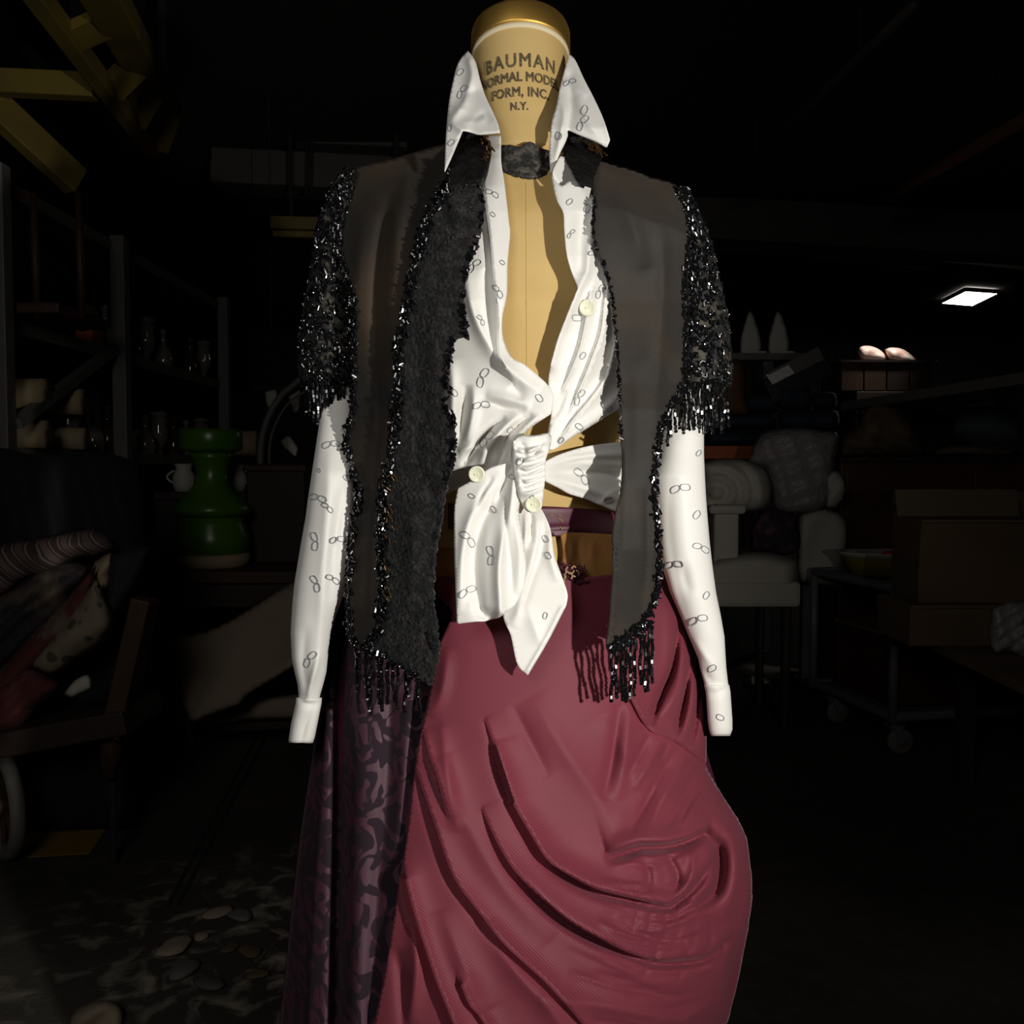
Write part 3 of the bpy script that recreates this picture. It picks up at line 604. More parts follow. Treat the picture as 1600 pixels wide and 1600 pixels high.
def dsatin(v): return SB(v, .004)-folds(v, stS)-.014*np.exp(-((v[:, 1]-1120)/190)**2-((v[:, 0]-800)/160)**2)
satin = outline([(650, 903), (690, 900), (740, 905), (800, 908), (870, 905), (905, 903), (950, 898), (1000, 892), (1034, 890)], [(1034, 890), (1064, 960), (1080, 1020), (1096, 1090), (1104, 1150), (1103, 1198)], [(1103, 1198), (1128, 1240), (1152, 1276), (1167, 1310), (1174, 1360), (1176, 1400), (1170, 1450), (1160, 1500), (1150, 1550), (1137, 1600), (1129, 1640), (1124, 1800), (1119, 2085)], [(1119, 2085), (800, 2100), (520, 2085)],
                [(520, 2085), (560, 1750), (585, 1600), (592, 1566)], [(592, 1566), (605, 1500), (622, 1390), (635, 1310), (650, 1190), (665, 1112), (674, 1066), (688, 1004), (706, 960), (692, 940), (650, 903)])
cloth('draped_overskirt', satin, dsatin, M['silk'], skirt, 4.0, .002, feat=stS)
stV = [([(536, 1000), (532, 1100), (530, 1250), (528, 1400), (524, 1620)], 9, -.045, 'r', 'n'), ([(560, 1000), (566, 1200), (560, 1400), (560, 1620)], 24, .012, 'r', 'n'), ([(512, 1010), (505, 1200), (492, 1400), (480, 1620)], 18, .010, 'r', 'n'), ([(610, 1100), (604, 1250), (590, 1400), (580, 1600)], 14, -.012, 'r', 'n'), ([(640, 1080), (632, 1200), (618, 1350)], 10, .008)]
def dvel(v): return SB(v, -.004)+.010*np.clip((v[:, 0]-600)/60, 0, 1.5)-folds(v, stV)
vel = outline([(548, 905), (600, 900), (690, 905), (730, 930)], [(730, 930), (720, 1000), (700, 1120), (680, 1250), (662, 1400), (640, 1520), (625, 1650), (600, 2080)], [(600, 2080), (396, 2080)], [(396, 2080), (433, 1640), (441, 1560), (451, 1460), (461, 1370), (471, 1290), (485, 1200), (499, 1110), (507, 1050), (513, 1010), (526, 960), (548, 905)])
o = cloth('velvet_panel', vel, dvel, M['velvet'], skirt, 5, .003); o['label'] = 'dark plum figured velvet panel'
ys = [900, 960, 1050, 1150, 1250, 1350, 1450, 1560, 1700, 1900, 2085]
loft('back_panel', [(y, float(XLr(y, 1))+6, float(XRr(y, 1))-9, 0, float(Bd(y, 1))*.72, float(Bd(y, 1))*1.05) for y in ys], M['silk_dark'], skirt, n=72, sub=30)
wbd = lambda v: TB(v[:, 0], v[:, 1], 1.1, .012)-folds(v, [([(850, 826), (900, 824), (965, 828)], 3, .003, 'r', 'n')])
cloth('waistband', outline([(700, 786), (780, 790), (850, 791), (905, 794), (975, 800)], [(975, 800), (978, 836)], [(978, 836), (930, 834), (905, 832), (872, 838), (850, 834), (780, 834), (700, 826)], [(700, 826), (700, 786)]), wbd, M['silk_dark'], skirt, 4, .003)
dlin = lambda v: TB(v[:, 0], v[:, 1], 1.12, .012)-folds(v, [([(890, 838), (893, 860), (888, 885)], 4, .004), ([(905, 836), (903, 862), (910, 890)], 5, -.004), ([(930, 838), (925, 870), (935, 900)], 7, .004)])
cloth('lining', outline([(876, 834), (900, 832), (980, 836)], [(980, 836), (990, 910)], [(990, 910), (940, 912), (915, 910), (892, 906), (876, 898)], [(876, 898), (880, 866), (876, 834)]), dlin, M['lining'], skirt, 4, .002)['label'] = 'ochre cotton waist lining at right'
cloth('lining', outline([(640, 850), (690, 856), (740, 852)], [(740, 852), (742, 908)], [(742, 908), (690, 908), (640, 905)], [(640, 905), (640, 850)]), lambda v: TB(v[:, 0], v[:, 1], 1.12, .012)-folds(v, [([(700, 860), (696, 900)], 6, .004)]), M['lining'], skirt, 5, .002)['label'] = 'ochre cotton waist lining at left'
bm = bmesh.new()
for i in range(9):
    x = random.uniform(884, 912); y = random.uniform(888, 908); Y = float(TB(np.array(x), np.array(y), 1.12, .03))-.004; p = P(x, y, Y); a = random.uniform(0, 6)
    tube(bm, [Vector(p)+Vector((.0028*math.cos(a+t*.6), -.002*t/3, .0034*math.sin(a+t*.7))) for t in np.linspace(0, 3.4, 7)], .0008, 5)
from_bm('frayed_threads', bm, M['thread'], skirt)
bm = bmesh.new()
for i in range(60):
    x = random.uniform(876, 914); y = random.uniform(884, 906); Y = float(TB(np.array(x), np.array(y), 1.12, .022))-.003; p = Vector(P(x, y, Y))
    a = random.uniform(0, 6); tube(bm, [p, p+Vector((.004*math.cos(a), -.003, .004*math.sin(a))), p+Vector((.006*math.cos(a+.7), -.002, .006*math.sin(a+.7)))], .0009, 5)
from_bm('thread_tuft', bm, M['silk_dark'], skirt)
bm = bmesh.new()
for i in range(5):
    x = 862+random.uniform(-6, 14); y = random.uniform(800, 832); p = Vector(P(x, y, float(wbd(np.array([[x, y]], float))[0])-.001)); a = random.uniform(-1, 0)
    tube(bm, [p, p+Vector((.004*math.cos(a), -.0015, .004*math.sin(a)))], .0006, 5)
from_bm('frayed_threads', bm, M['thread'], skirt)

# ================================================================== BEADED JACKET
jacket = empty('beaded_jacket', W(815, 1110, 1.2), 'black silk jacket with jet bead edging, beaded sleeve caps and long fringed fronts', 'jacket')
SHL = tab([(500, 300), (545, 264), (600, 250), (690, 228), (764, 215), (780, 210)]); SHR = tab([(860, 215), (905, 230), (947, 251), (988, 263), (1017, 275), (1047, 283), (1072, 297), (1100, 330)])
JB = tab([(200, .105), (330, .150), (470, .182), (600, .205), (800, .220), (1000, .232), (1120, .236)])
def JD(v, add=0):
    x, y = v[:, 0], v[:, 1]; u = (x-CX)/272
    sh = np.where(x < CX, SHL(x, 1), SHR(x, 1)); roll = np.sqrt(np.clip((y-sh+5)/75, 0.02, 1))
    easeR = np.where(x > CX, np.interp(y, [380, 470, 560, 640, 720, 860], [0, .012, .028, .034, .024, 0]), 0)
    return (-(JB(y, 1)+add-easeR)+.105*u*u)*roll
stJL = [([(612, 300), (596, 360), (588, 430), (586, 520), (588, 620)], 9, -.014), ([(570, 330), (560, 420), (556, 520)], 15, .008), ([(620, 320), (618, 420), (606, 520)], 14, .010), ([(592, 600), (590, 720), (580, 850), (575, 960)], 3, -.004, 'r', 'n'), ([(640, 260), (630, 320), (625, 370)], 12, .006)]
djl = lambda v: JD(v)-folds(v, stJL)
jl = outline([(545, 264), (575, 257), (620, 246), (690, 226), (764, 214)], [(764, 214), (768, 232), (755, 286), (720, 300), (690, 310), (668, 345), (655, 400), (645, 440), (640, 480), (632, 520), (628, 580), (626, 640), (620, 700), (610, 760), (604, 820), (603, 900), (602, 950), (592, 1000)], [(592, 1000), (570, 1006), (550, 1010)], [(550, 1010), (543, 980), (542, 915), (543, 870), (548, 850), (552, 816), (560, 782), (556, 749), (541, 704), (538, 686), (546, 647), (551, 598), (551, 460), (538, 426), (530, 392), (530, 320), (537, 290), (545, 264)])
cloth('left_front', jl, djl, M['faille'], jacket, 5, .002)
# lace panel
ll = [(764, 214), (764, 232), (753, 286), (757, 327), (748, 374), (738, 400), (730, 421), (724, 478), (727, 505), (733, 530), (722, 527), (710, 531), (703, 567), (699, 602), (696, 632), (708, 654), (711, 692), (708, 724), (699, 755), (690, 805), (681, 861), (678, 900), (678, 950), (686, 1000), (684, 1030), (673, 1072)]
zz = resample(catmull(ll, 6), 5.5); zz = np.array([(x+(1.8 if i % 2 else -1.2)*(y > 520), y) for i, (x, y) in enumerate(zz)])
lpoly = [tuple(p) for p in zz]+[tuple(p) for p in catmull([(650, 1058), (620, 1038), (600, 1026), (580, 1012), (582, 985), (592, 930), (594, 850), (600, 780), (612, 710), (618, 640), (622, 570), (632, 480), (645, 410), (665, 340), (690, 295), (722, 250)], 6)]
stLa = [([(688, 330), (710, 360), (735, 350)], 9, -.007), ([(665, 400), (690, 390), (725, 360)], 10, .009), ([(700, 300), (720, 340), (745, 330)], 10, .009), ([(690, 450), (680, 560), (690, 640)], 12, .006), ([(650, 520), (655, 640), (650, 760)], 12, -.005), ([(660, 730), (680, 800), (665, 900)], 10, -.006), ([(640, 760), (645, 860), (640, 960)], 14, .007), ([(662, 985), (672, 1010), (676, 1030)], 4, -.006)] + [([(sr.uniform(640, 700), y), (sr.uniform(650, 700), y+12), (sr.uniform(640, 700), y+30)], 5, sr.uniform(-.004, .004)) for y in range(420, 1000, 16)]
dla = lambda v: JD(v, .010)-folds(v, stLa)-.004*(np.sin(v[:, 0]*.55+v[:, 1]*.21)*np.sin(v[:, 1]*.43-v[:, 0]*.15))*.5
cloth('lace_panel', lpoly, dla, M['lace'], jacket, 4.2, .0025)['label'] = 'crumpled black lace panel'
# right front
stJR = [([(1030, 330), (1036, 430), (1030, 560), (1022, 680)], 10, .006), ([(960, 290), (985, 340), (1010, 420)], 16, .007), ([(990, 560), (996, 660), (992, 760)], 14, -.004), ([(972, 700), (968, 800), (962, 950), (956, 1005)], 2.5, -.004, 'r', 'n'), ([(960, 850), (963, 930), (955, 1000)], 2.5, .005, 'r', 'n'), ([(1010, 760), (1012, 860), (1003, 960)], 4, -.004)]
djr = lambda v: JD(v)-folds(v, stJR)
jr = outline([(903, 230), (947, 252), (988, 264), (1017, 276), (1047, 284), (1072, 297)], [(1072, 297), (1077, 318), (1077, 377), (1070, 436), (1071, 524), (1068, 597), (1054, 621), (1030, 682), (1026, 717), (1021, 759), (1027, 817), (1030, 876), (1024, 935), (1013, 964), (996, 978), (975, 995), (956, 1020)], [(956, 1020), (948, 1010), (954, 950), (958, 880), (957, 841), (966, 788), (971, 744), (971, 690), (968, 627), (963, 547), (956, 471), (944, 421), (926, 371), (929, 306), (920, 270), (903, 230)])
cloth('right_front', jr, djr, M['faille'], jacket, 5, .002)
loft('back_panel', [(266, 690, 930, .005, .01, .045), (280, 620, 1000, .0, .01, .075), (305, 560, 1055, 0, .01, .10), (330, 545, 1068, 0, .01, .115), (470, 548, 1070, 0, .01, .125), (600, 560, 1066, 0, .01, .125), (760, 570, 1040, 0, .01, .135), (860, 560, 1050, 0, .01, .155)], M['faille'], jacket, n=40, a0=PI, a1=2*PI, thick=.002, sub=20)
# black lace round the neck, under the collar
cloth('neck_lace', outline([(716, 226), (735, 205), (765, 206)], [(765, 206), (766, 245), (752, 282)], [(752, 282), (724, 286), (700, 296)], [(700, 296), (697, 262), (716, 226)]), lambda v: JD(v, .02)-.012-.003*np.sin(v[:, 0]*.5)*np.sin(v[:, 1]*.45), M['neck_lace'], jacket, 4, .002)
cloth('neck_lace', outline([(886, 214), (915, 214), (942, 232)], [(942, 232), (940, 250), (930, 272), (926, 292)], [(926, 292), (905, 284), (893, 262), (880, 244)], [(880, 244), (886, 214)]), lambda v: JD(v, .02)-.004-.003*np.sin(v[:, 0]*.5)*np.sin(v[:, 1]*.45), M['neck_lace'], jacket, 4, .002)
# ---- beaded sleeve caps
eL = [(262, 540, 556), (280, 526, 556), (297, 514, 554), (326, 503, 552), (356, 494, 550), (421, 485, 551), (468, 476, 556), (545, 465, 560), (585, 467, 560), (604, 474, 560)]
eR = [(294, 1056, 1076), (312, 1056, 1084), (336, 1056, 1095), (377, 1054, 1112), (421, 1052, 1121), (480, 1050, 1135), (524, 1048, 1141), (583, 1046, 1144), (606, 1046, 1142)]
def eprow(T): return [(y, a, b, -.02, (b-a)/2/1233*1.25, (b-a)/2/1233*1.1) for y, a, b in T]
eLr, eRr = eprow(eL), eprow(eR)
rough = lambda v: .0025*np.sin(v[:, 0]*.6)*np.sin(v[:, 1]*.5+v[:, 0]*.2)
capL = loft('sleeve_cap', eLr, M['net'], jacket, n=48, thick=.002, sub=6, disp=rough); capR = loft('sleeve_cap', eRr, M['net'], jacket, n=48, thick=.002, sub=6, disp=rough)
def ep_depth(T):
    R = np.array(T)
    def f(v):
        y = v[:, 1]; l = np.interp(y, R[:, 0], R[:, 1]); r = np.interp(y, R[:, 0], R[:, 2]); u = np.clip((v[:, 0]-(l+r)/2)/((r-l)/2), -1, 1)
        return np.interp(y, R[:, 0], R[:, 3])-np.interp(y, R[:, 0], R[:, 4])*np.sqrt(1-u*u)
    return f
deL, deR = ep_depth(eLr), ep_depth(eRr)
def bead(bm, c, d, ln, r, n=6):
    """one faceted bugle bead"""
    c = Vector(c); d = Vector(d).normalized(); x = d.orthogonal().normalized(); a = random.uniform(0, PI); y = d.cross(x); x, y = x*math.cos(a)+y*math.sin(a), y*math.cos(a)-x*math.sin(a)
    v = []
    for s, rr in ((-.5, .72), (-.36, 1), (.36, 1), (.5, .72)):
        v.append([bm.verts.new(c+d*ln*s+r*rr*(math.cos(2*PI*k/n)*x+math.sin(2*PI*k/n)*y)) for k in range(n)])
    for i in range(3):
        for k in range(n): bm.faces.new((v[i][k], v[i][(k+1) % n], v[i+1][(k+1) % n], v[i+1][k]))
    bm.faces.new(v[0][::-1]); bm.faces.new(v[3])
MPP = 1/1233
def bead_at(bm, px, py, dfun, ang, ln, r, lift=.0025):
    Y = float(dfun(np.array([[px, py]], float))[0])-lift
    bead(bm, P(px, py, Y), (math.cos(ang), random.uniform(-.45, .45), -math.sin(ang)), ln*MPP, r*MPP)
def cap_beads(T, dfun, n, name, par):
    R = np.array(T); bm = bmesh.new(); k = 0
    while k < n:
        y = random.uniform(R[0, 0], R[-1, 0]); l = np.interp(y, R[:, 0], R[:, 1]); r = np.interp(y, R[:, 0], R[:, 2]); u = random.uniform(-1, 1)
        x = (l+r)/2+(r-l)/2*u
        # beads follow meandering vermicelli lines
        g = math.sin(x*.16+2.1*math.sin(y*.07))*math.sin(y*.13+1.7*math.sin(x*.09))
        if abs(g) > .42 and random.random() < .8: continue
        bead_at(bm, x, y, dfun, PI/2+random.gauss(-.25, .55), random.uniform(6, 10.5), random.uniform(1.25, 2.0), .0028); k += 1
    for i in range(70):   # silhouette edges
        y = random.uniform(R[0, 0], R[-1, 0]); e = 1 if T is eLr else 2
        x = np.interp(y, R[:, 0], R[:, e]); bead_at(bm, x, y, dfun, PI/2+random.gauss(-.2, .4), random.uniform(6, 9), 1.5, .001)
    return from_bm(name, bm, M['jet'], par)
tag(cap_beads(eLr, deL, 900, 'bead_embroidery', capL), kind='stuff'); tag(cap_beads(eRr, deR, 900, 'bead_embroidery', capR), kind='stuff')
def trim(line, dfun, width, name='bead_trim', dens=1.0, wave=26, amp=.55, lift=.003):
    ln = resample(catmull(line, 8), 1.0); bm = bmesh.new(); N = len(ln)
    n = int(N*dens*width/9)
    for i in range(n):
        s = random.uniform(0, N-2); j = int(s); t = ln[j+1]-ln[j]; t = t/np.linalg.norm(t); nrm = np.array([-t[1], t[0]])
        ph = 2*PI*s/wave; off = width*(amp*math.sin(ph)*(.6 if random.random() < .5 else -.6)+random.gauss(0, .33)); off = max(-width, min(width, off))
        p = ln[j]+nrm*off; a = math.atan2(t[1], t[0])+random.gauss(.35*math.cos(ph), .6)
        bead_at(bm, p[0], p[1], dfun, -a, random.uniform(5.5, 9.5), random.uniform(1.4, 2.2), lift+random.uniform(0, .003))
    return tag(from_bm(name, bm, M['jet'], jacket), kind='stuff')
dl_any = lambda v: np.minimum(djl(v), dla(v))
trim([(700, 285), (672, 335), (655, 388), (644, 430), (638, 470), (631, 500), (624, 540), (622, 580), (622, 615), (617, 650), (614, 690), (610, 720), (600, 755), (598, 790), (596, 850), (598, 900), (597, 950), (588, 990), (575, 1008)], dl_any, 11, dens=1.15)
trim([(545, 266), (534, 300), (531, 350), (531, 392), (538, 426), (550, 458), (553, 500), (553, 600), (548, 647), (540, 690), (545, 712), (556, 749), (560, 782), (552, 816), (548, 850), (545, 890), (544, 940), (546, 985), (556, 1010)], lambda v: np.minimum(djl(v), deL(v)), 7, dens=1.15)
trim([(1073, 300), (1078, 340), (1078, 380), (1072, 440), (1073, 524), (1070, 595), (1056, 621), (1040, 655), (1031, 685), (1027, 717), (1023, 760), (1028, 817), (1031, 876), (1025, 935), (1014, 962), (996, 980), (975, 996), (958, 1014)], lambda v: np.minimum(djr(v), deR(v)), 5.5, dens=1.1)
trim([(560, 1012), (580, 1016), (604, 1028), (630, 1044), (655, 1060)], dla, 6, dens=.8)
trim([(953, 1014), (975, 1003), (1000, 988), (1018, 968)], djr, 9, dens=1.3)
trim([(930, 306), (927, 368), (945, 420), (957, 471), (964, 547), (969, 627), (971, 690)], djr, 1.8, dens=1.2, lift=.001)
trim([(752, 290), (755, 327), (747, 374), (730, 421), (724, 478), (730, 525)], dla, 2, dens=.9, lift=.001)
trim([(708, 530), (702, 567), (698, 602), (697, 632), (708, 654), (710, 692), (706, 724), (697, 755)], dla, 3.5, dens=.8, lift=.001)
trim([(698, 245), (702, 270), (698, 300), (690, 320)], lambda v: dla(v)-.014, 5, dens=.5)
def bronze(line, n, dfun, w):
    ln = resample(catmull(line, 8), 1.0); bm = bmesh.new()
    for i in range(n):
        p = ln[random.randrange(len(ln))]; bead_at(bm, p[0]+random.gauss(0, w), p[1]+random.gauss(0, w), dfun, PI/2+random.gauss(-.5, .3), 8, 1.1, .006)
    tag(from_bm('bronze_beads', bm, M['bronze_bead'], jacket), kind='stuff')
bronze([(752, 215), (765, 225), (758, 240)], 22, lambda v: JD(v, .02)-.016, 4)
bronze([(918, 224), (932, 232), (942, 240)], 24, lambda v: JD(v, .02)-.010, 4)
bronze([(612, 720), (608, 800), (606, 880), (606, 940)], 30, dla, 3)
def strand(px, y0, y1, dfun, sway=0, lift=.003, par=None):
    bm = bmesh.new(); y = y0; x = px; ph = random.uniform(0, 6); Y0 = None
    while y < y1:
        ln = random.uniform(5.5, 7.5); t = (y-y0)/(y1-y0)
        x = px+sway*t+1.1*math.sin(ph+y*.12)
        Y = dfun(x, y)-lift
        bead(bm, P(x, y+ln/2, Y), (random.gauss(0, .16), random.gauss(0, .15), -1), ln*MPP, 2.6*MPP*random.uniform(.8, 1.15)); y += ln*.98
    bead(bm, P(x+.5, y+3, dfun(x, y)-lift), (1, .2, .4), 5*MPP, 2.4*MPP)
    from_bm('fringe_strand', bm, M['jet'], par or jacket)
for i, (x, a, b) in enumerate([(556, 1012, 1078), (562, 1014, 1092), (570, 1016, 1086), (579, 1020, 1106), (590, 1024, 1094), (596, 1030, 1102), (606, 1034, 1092), (613, 1040, 1088), (621, 1044, 1098), (634, 1052, 1106), (640, 1056, 1084), (653, 1064, 1115)]):
    strand(x, a, b, lambda x, y: -.185+.11*((x-CX)/272)**2-.055, random.uniform(-2, 4))
for x, a, b in [(956, 1016, 1092), (962, 1010, 1084), (971, 1006, 1084), (978, 1004, 1090), (985, 1002, 1086), (992, 998, 1078), (1001, 994, 1064), (1008, 990, 1076), (1014, 984, 1072), (1019, 978, 1058)]:
    strand(x, a, b, lambda x, y: -.236+.105*((x-CX)/272)**2, random.uniform(-2, 1))
for x, b in [(478, 636), (484, 642), (490, 650), (496, 655), (503, 662), (509, 652), (514, 655), (520, 650), (526, 660), (531, 664), (537, 658)]:
    strand(x, 590, b, lambda x, y: float(deL(np.array([[x, 600.]]))[0]), random.uniform(-2, 3), par=capL)
for x, a, b in [(1044, 655, 690), (1049, 640, 676), (1056, 625, 668), (1063, 608, 664), (1070, 602, 668), (1077, 600, 662), (1084, 598, 666), (1090, 597, 660), (1098, 596, 655), (1104, 594, 668), (1110, 593, 660), (1116, 592, 669), (1122, 591, 662), (1128, 590, 668), (1133, 590, 660), (1138, 588, 662)]:
    strand(x, a, b, lambda x, y: float(deR(np.array([[min(x, 1141), 600.]]))[0]) if x > 1062 else -.08, random.uniform(-3, 1), par=capR)

#@@BACKGROUND
# ================================================================== THE WAREHOUSE
def struct(o): o['kind'] = 'structure'; return o
CEIL = 3.12
def floor_mat():
    m = mat('floor_mat', (.03, .025, .02), .8, bump=('noise', 14, .5, .012)); nt = m.node_tree; N = nt.nodes; L = nt.links; b = N['Principled BSDF']
    tc = N.new('ShaderNodeTexCoord')
    n1 = N.new('ShaderNodeTexNoise'); n1.inputs['Scale'].default_value = .9; n1.inputs['Detail'].default_value = 3
    n2 = N.new('ShaderNodeTexNoise'); n2.inputs['Scale'].default_value = 13; n2.inputs['Detail'].default_value = 5; n2.inputs['Distortion'].default_value = .6
    r1 = N.new('ShaderNodeValToRGB'); r1.color_ramp.elements[0].position = .42; r1.color_ramp.elements[1].position = .62
    r1.color_ramp.elements[0].color = (.030, .025, .020, 1); r1.color_ramp.elements[1].color = (.068, .059, .048, 1)
    r2 = N.new('ShaderNodeValToRGB'); r2.color_ramp.elements[0].position = .5; r2.color_ramp.elements[1].position = .68
    r2.color_ramp.elements[0].color = (0, 0, 0, 1); r2.color_ramp.elements[1].color = (.30, .26, .20, 1)
    # worn, rubble-strewn patch left of the form
    gr = N.new('ShaderNodeVectorMath'); gr.operation = 'DISTANCE'; gr.inputs[1].default_value = (-.55, 1.0, 0)
    mr = N.new('ShaderNodeMapRange'); mr.inputs['From Min'].default_value = .25; mr.inputs['From Max'].default_value = .75; mr.inputs['To Min'].default_value = 1; mr.inputs['To Max'].default_value = .05
    mx = N.new('ShaderNodeMix'); mx.data_type = 'RGBA'; mx.blend_type = 'ADD'
    for n in (n1, n2): L.new(tc.outputs['Object'], n.inputs['Vector'])
    L.new(tc.outputs['Object'], gr.inputs[0]); L.new(gr.outputs['Value'], mr.inputs['Value']); L.new(mr.outputs['Result'], mx.inputs['Factor'])
    L.new(n1.outputs['Fac'], r1.inputs['Fac']); L.new(n2.outputs['Fac'], r2.inputs['Fac'])
    L.new(r1.outputs['Color'], mx.inputs[6]); L.new(r2.outputs['Color'], mx.inputs[7]); L.new(mx.outputs[2], b.inputs['Base Color'])
    return m
bm = bmesh.new(); bx(bm, (.5, 4.7, -.05), (13, 16, .1)); struct(from_bm('floor', bm, floor_mat()))
bm = bmesh.new(); bx(bm, (.5, 4.7, CEIL+.05), (13, 16, .1))
struct(from_bm('ceiling', bm, M['ceil']))
bm = bmesh.new()
N_ = 200
for i in range(N_):
    x0 = -6+i*.065; bx(bm, (x0, 12.4+(.02 if i % 2 else 0), CEIL/2), (.066, .05, CEIL))
struct(from_bm('wall_back', bm, M['corr']))
bm = bmesh.new(); bx(bm, (-5.95, 4.7, CEIL/2), (.1, 16, CEIL)); struct(from_bm('wall_left', bm, M['corr']))
bm = bmesh.new(); bx(bm, (6.95, 4.7, CEIL/2), (.1, 16, CEIL)); struct(from_bm('wall_right', bm, M['corr']))
bm = bmesh.new(); bx(bm, (.5, -3.25, CEIL/2), (13, .1, CEIL)); struct(from_bm('wall_front', bm, M['corr']))
# dropped soffit beam across the right of the room
d = 7.0; a = W(1010, 333, d); b_ = W(1720, 375, d)
bm = bmesh.new(); bar(bm, a+Vector((0, .2, 0)), b_+Vector((0, .2, 0)), .4, .30); struct(from_bm('trim_1', bm, M['soffit']))
# floor joint, two dark grooves left of the skirt
bm = bmesh.new()
for x0, x1 in ((420, 262), (434, 278)):
    p0 = W(x0, 1120, 1.15*FPX/(1120-731)); p1 = W(x1, 1430, 1.15*FPX/(1430-731)); p0.z = p1.z = .001; bar(bm, p0, p1, .012, .003)
struct(from_bm('trim_2', bm, M['dark']))
# ------------------------------------------------------------------ ceiling fittings
def pipe(name, p, q, r, m, label, cat, hang=True, group=None):
    o = empty(name, (p+q)/2, label, cat, group); bm = bmesh.new(); tube(bm, [p, p.lerp(q, .5), q], r, 12); from_bm('tube', bm, m, o, smooth=True)
    if hang:
        for t in (.25, .8): bm = bmesh.new(); c = p.lerp(q, t); bar(bm, c, Vector((c.x, c.y, CEIL)), .012, up=(0, 1, 0)); from_bm('hanger_rod', bm, M['dark'], o)
    return o
def onceil(px, py, z): 
    dd = (z-1.15)*FPX/(731-py); return W(px, py, dd)
pipe('ceiling_pipe', onceil(1130, 290, 2.95), onceil(1432, 5, 2.95), .022, M['pipe_dark'], 'thin grey pipe running diagonally under the dark ceiling', 'pipe')
pipe('ceiling_pipe', onceil(1378, 312, 2.8), onceil(1604, 186, 2.8), .035, M['tan_bag'], 'brown pipe slanting down towards the grey beam', 'pipe')
def strip(px0, py0, px1, py1, d, w, h, label):
    o = empty('strip_light', (W(px0, py0, d)+W(px1, py1, d))/2, label, 'strip light', 'unlit strip lights under the beam')
    p, q = W(px0, py0, d), W(px1, py1, d); bm = bmesh.new(); bar(bm, p, q, w, h); from_bm('housing', bm, M['grey_board'], o)
    bm = bmesh.new(); tube(bm, [p+Vector((.03, 0, -h*.8)), q+Vector((-.03, 0, -h*.8))], h*.35, 10); from_bm('lamp_tube', bm, M['white_paint'], o, smooth=True)
    for t in (.2, .8): bm = bmesh.new(); c = p.lerp(q, t); bar(bm, c, Vector((c.x, c.y, CEIL)), .015, up=(0, 1, 0)); from_bm('hanger_rod', bm, M['dark'], o)
strip(1240, 390, 1458, 411, 7.8, .14, .045, 'unlit strip light hanging nearer the form, below the grey beam')
strip(1340, 384, 1640, 414, 7.3, .16, .05, 'unlit strip light reaching the right edge of the view')
# lit panel
z = CEIL-.035; cs = [onceil(1472, 474, z), onceil(1509, 455.5, z), onceil(1559, 459, z), onceil(1520, 478, z)]
cl = empty('ceiling_light', sum(cs, Vector())/4, 'bright white square ceiling light panel, the only lit lamp', 'ceiling light')
lm = mat('lamp_panel', (1, 1, 1), .5); lb = lm.node_tree.nodes['Principled BSDF']; lb.inputs['Emission Color'].default_value = (1, .95, .88, 1); lb.inputs['Emission Strength'].default_value = 9
me = bpy.data.meshes.new('diffuser'); me.from_pydata([tuple(c) for c in cs]+[tuple(c+Vector((0, 0, .012))) for c in cs], [], [(3, 2, 1, 0), (4, 5, 6, 7)]+[(i, (i+1) % 4, (i+1) % 4+4, i+4) for i in range(4)]); link('diffuser', me, lm, cl, False)
bm = bmesh.new(); cc = sum(cs, Vector())/4
for i in range(4):
    p, q = cs[i], cs[(i+1) % 4]; bar(bm, p+(p-cc)*.04+Vector((0, 0, .02)), q+(q-cc)*.04+Vector((0, 0, .02)), .03, .04)
from_bm('frame', bm, M['grey_steel'], cl)
# ------------------------------------------------------------------ left: yellow racking overhead
yr = empty('overhead_truss', W(180, 90, 3.1), 'yellow steel truss slanting overhead at the upper left', 'truss')
A0, A1 = W(150, -30, 2.5), W(262, 175, 3.9); B0, B1 = W(40, -30, 2.5), W(238, 235, 3.9)
bm = bmesh.new(); bar(bm, A0, A1, .11, .07); from_bm('chord', bm, M['yellow'], yr, bevel=.006)
bm = bmesh.new(); bar(bm, B0, B1, .055, .06); from_bm('chord', bm, M['yellow'], yr, bevel=.006)
for t in (.2, .50, .72, .93):
    bm = bmesh.new(); bar(bm, A0.lerp(A1, t), B0.lerp(B1, t+.05), .10 if t < .9 else .14, .03); from_bm('web_plate', bm, M['yellow'], yr)
for p in (A0.lerp(A1, .3), A0.lerp(A1, .95)): bm = bmesh.new(); bar(bm, p, Vector((p.x, p.y, CEIL)), .03, up=(0, 1, 0)); from_bm('hanger_rod', bm, M['dark'], yr)
yb = empty('rack_frame', W(60, 200, 3.3), 'yellow rack frame with level rail and sloping brace at the left edge', 'rack frame')
bm = bmesh.new(); bar(bm, W(-60, 126, 3.3), W(150, 136, 3.3), .06, .082); from_bm('rail', bm, M['yellow'], yb, bevel=.005)
bm = bmesh.new(); bar(bm, W(-25, 150, 3.3), W(120, 285, 3.6), .06, .11); from_bm('brace', bm, M['yellow'], yb, bevel=.005)
bm = bmesh.new(); p = W(-28, 150, 3.35); bx(bm, (p.x, p.y, 2.74), (.08, .08, .76)); from_bm('post', bm, M['yellow'], yb)
fb = empty('far_beam', W(490, 352, 5.6), 'yellow crossbeam far behind the left sleeve cap', 'beam')
bm = bmesh.new(); bar(bm, W(424, 349, 5.6), W(640, 354, 5.6), .06, .07); bar(bm, W(428, 366, 5.65), W(640, 371, 5.65), .05, .035); from_bm('rail', bm, M['yellow'], fb)
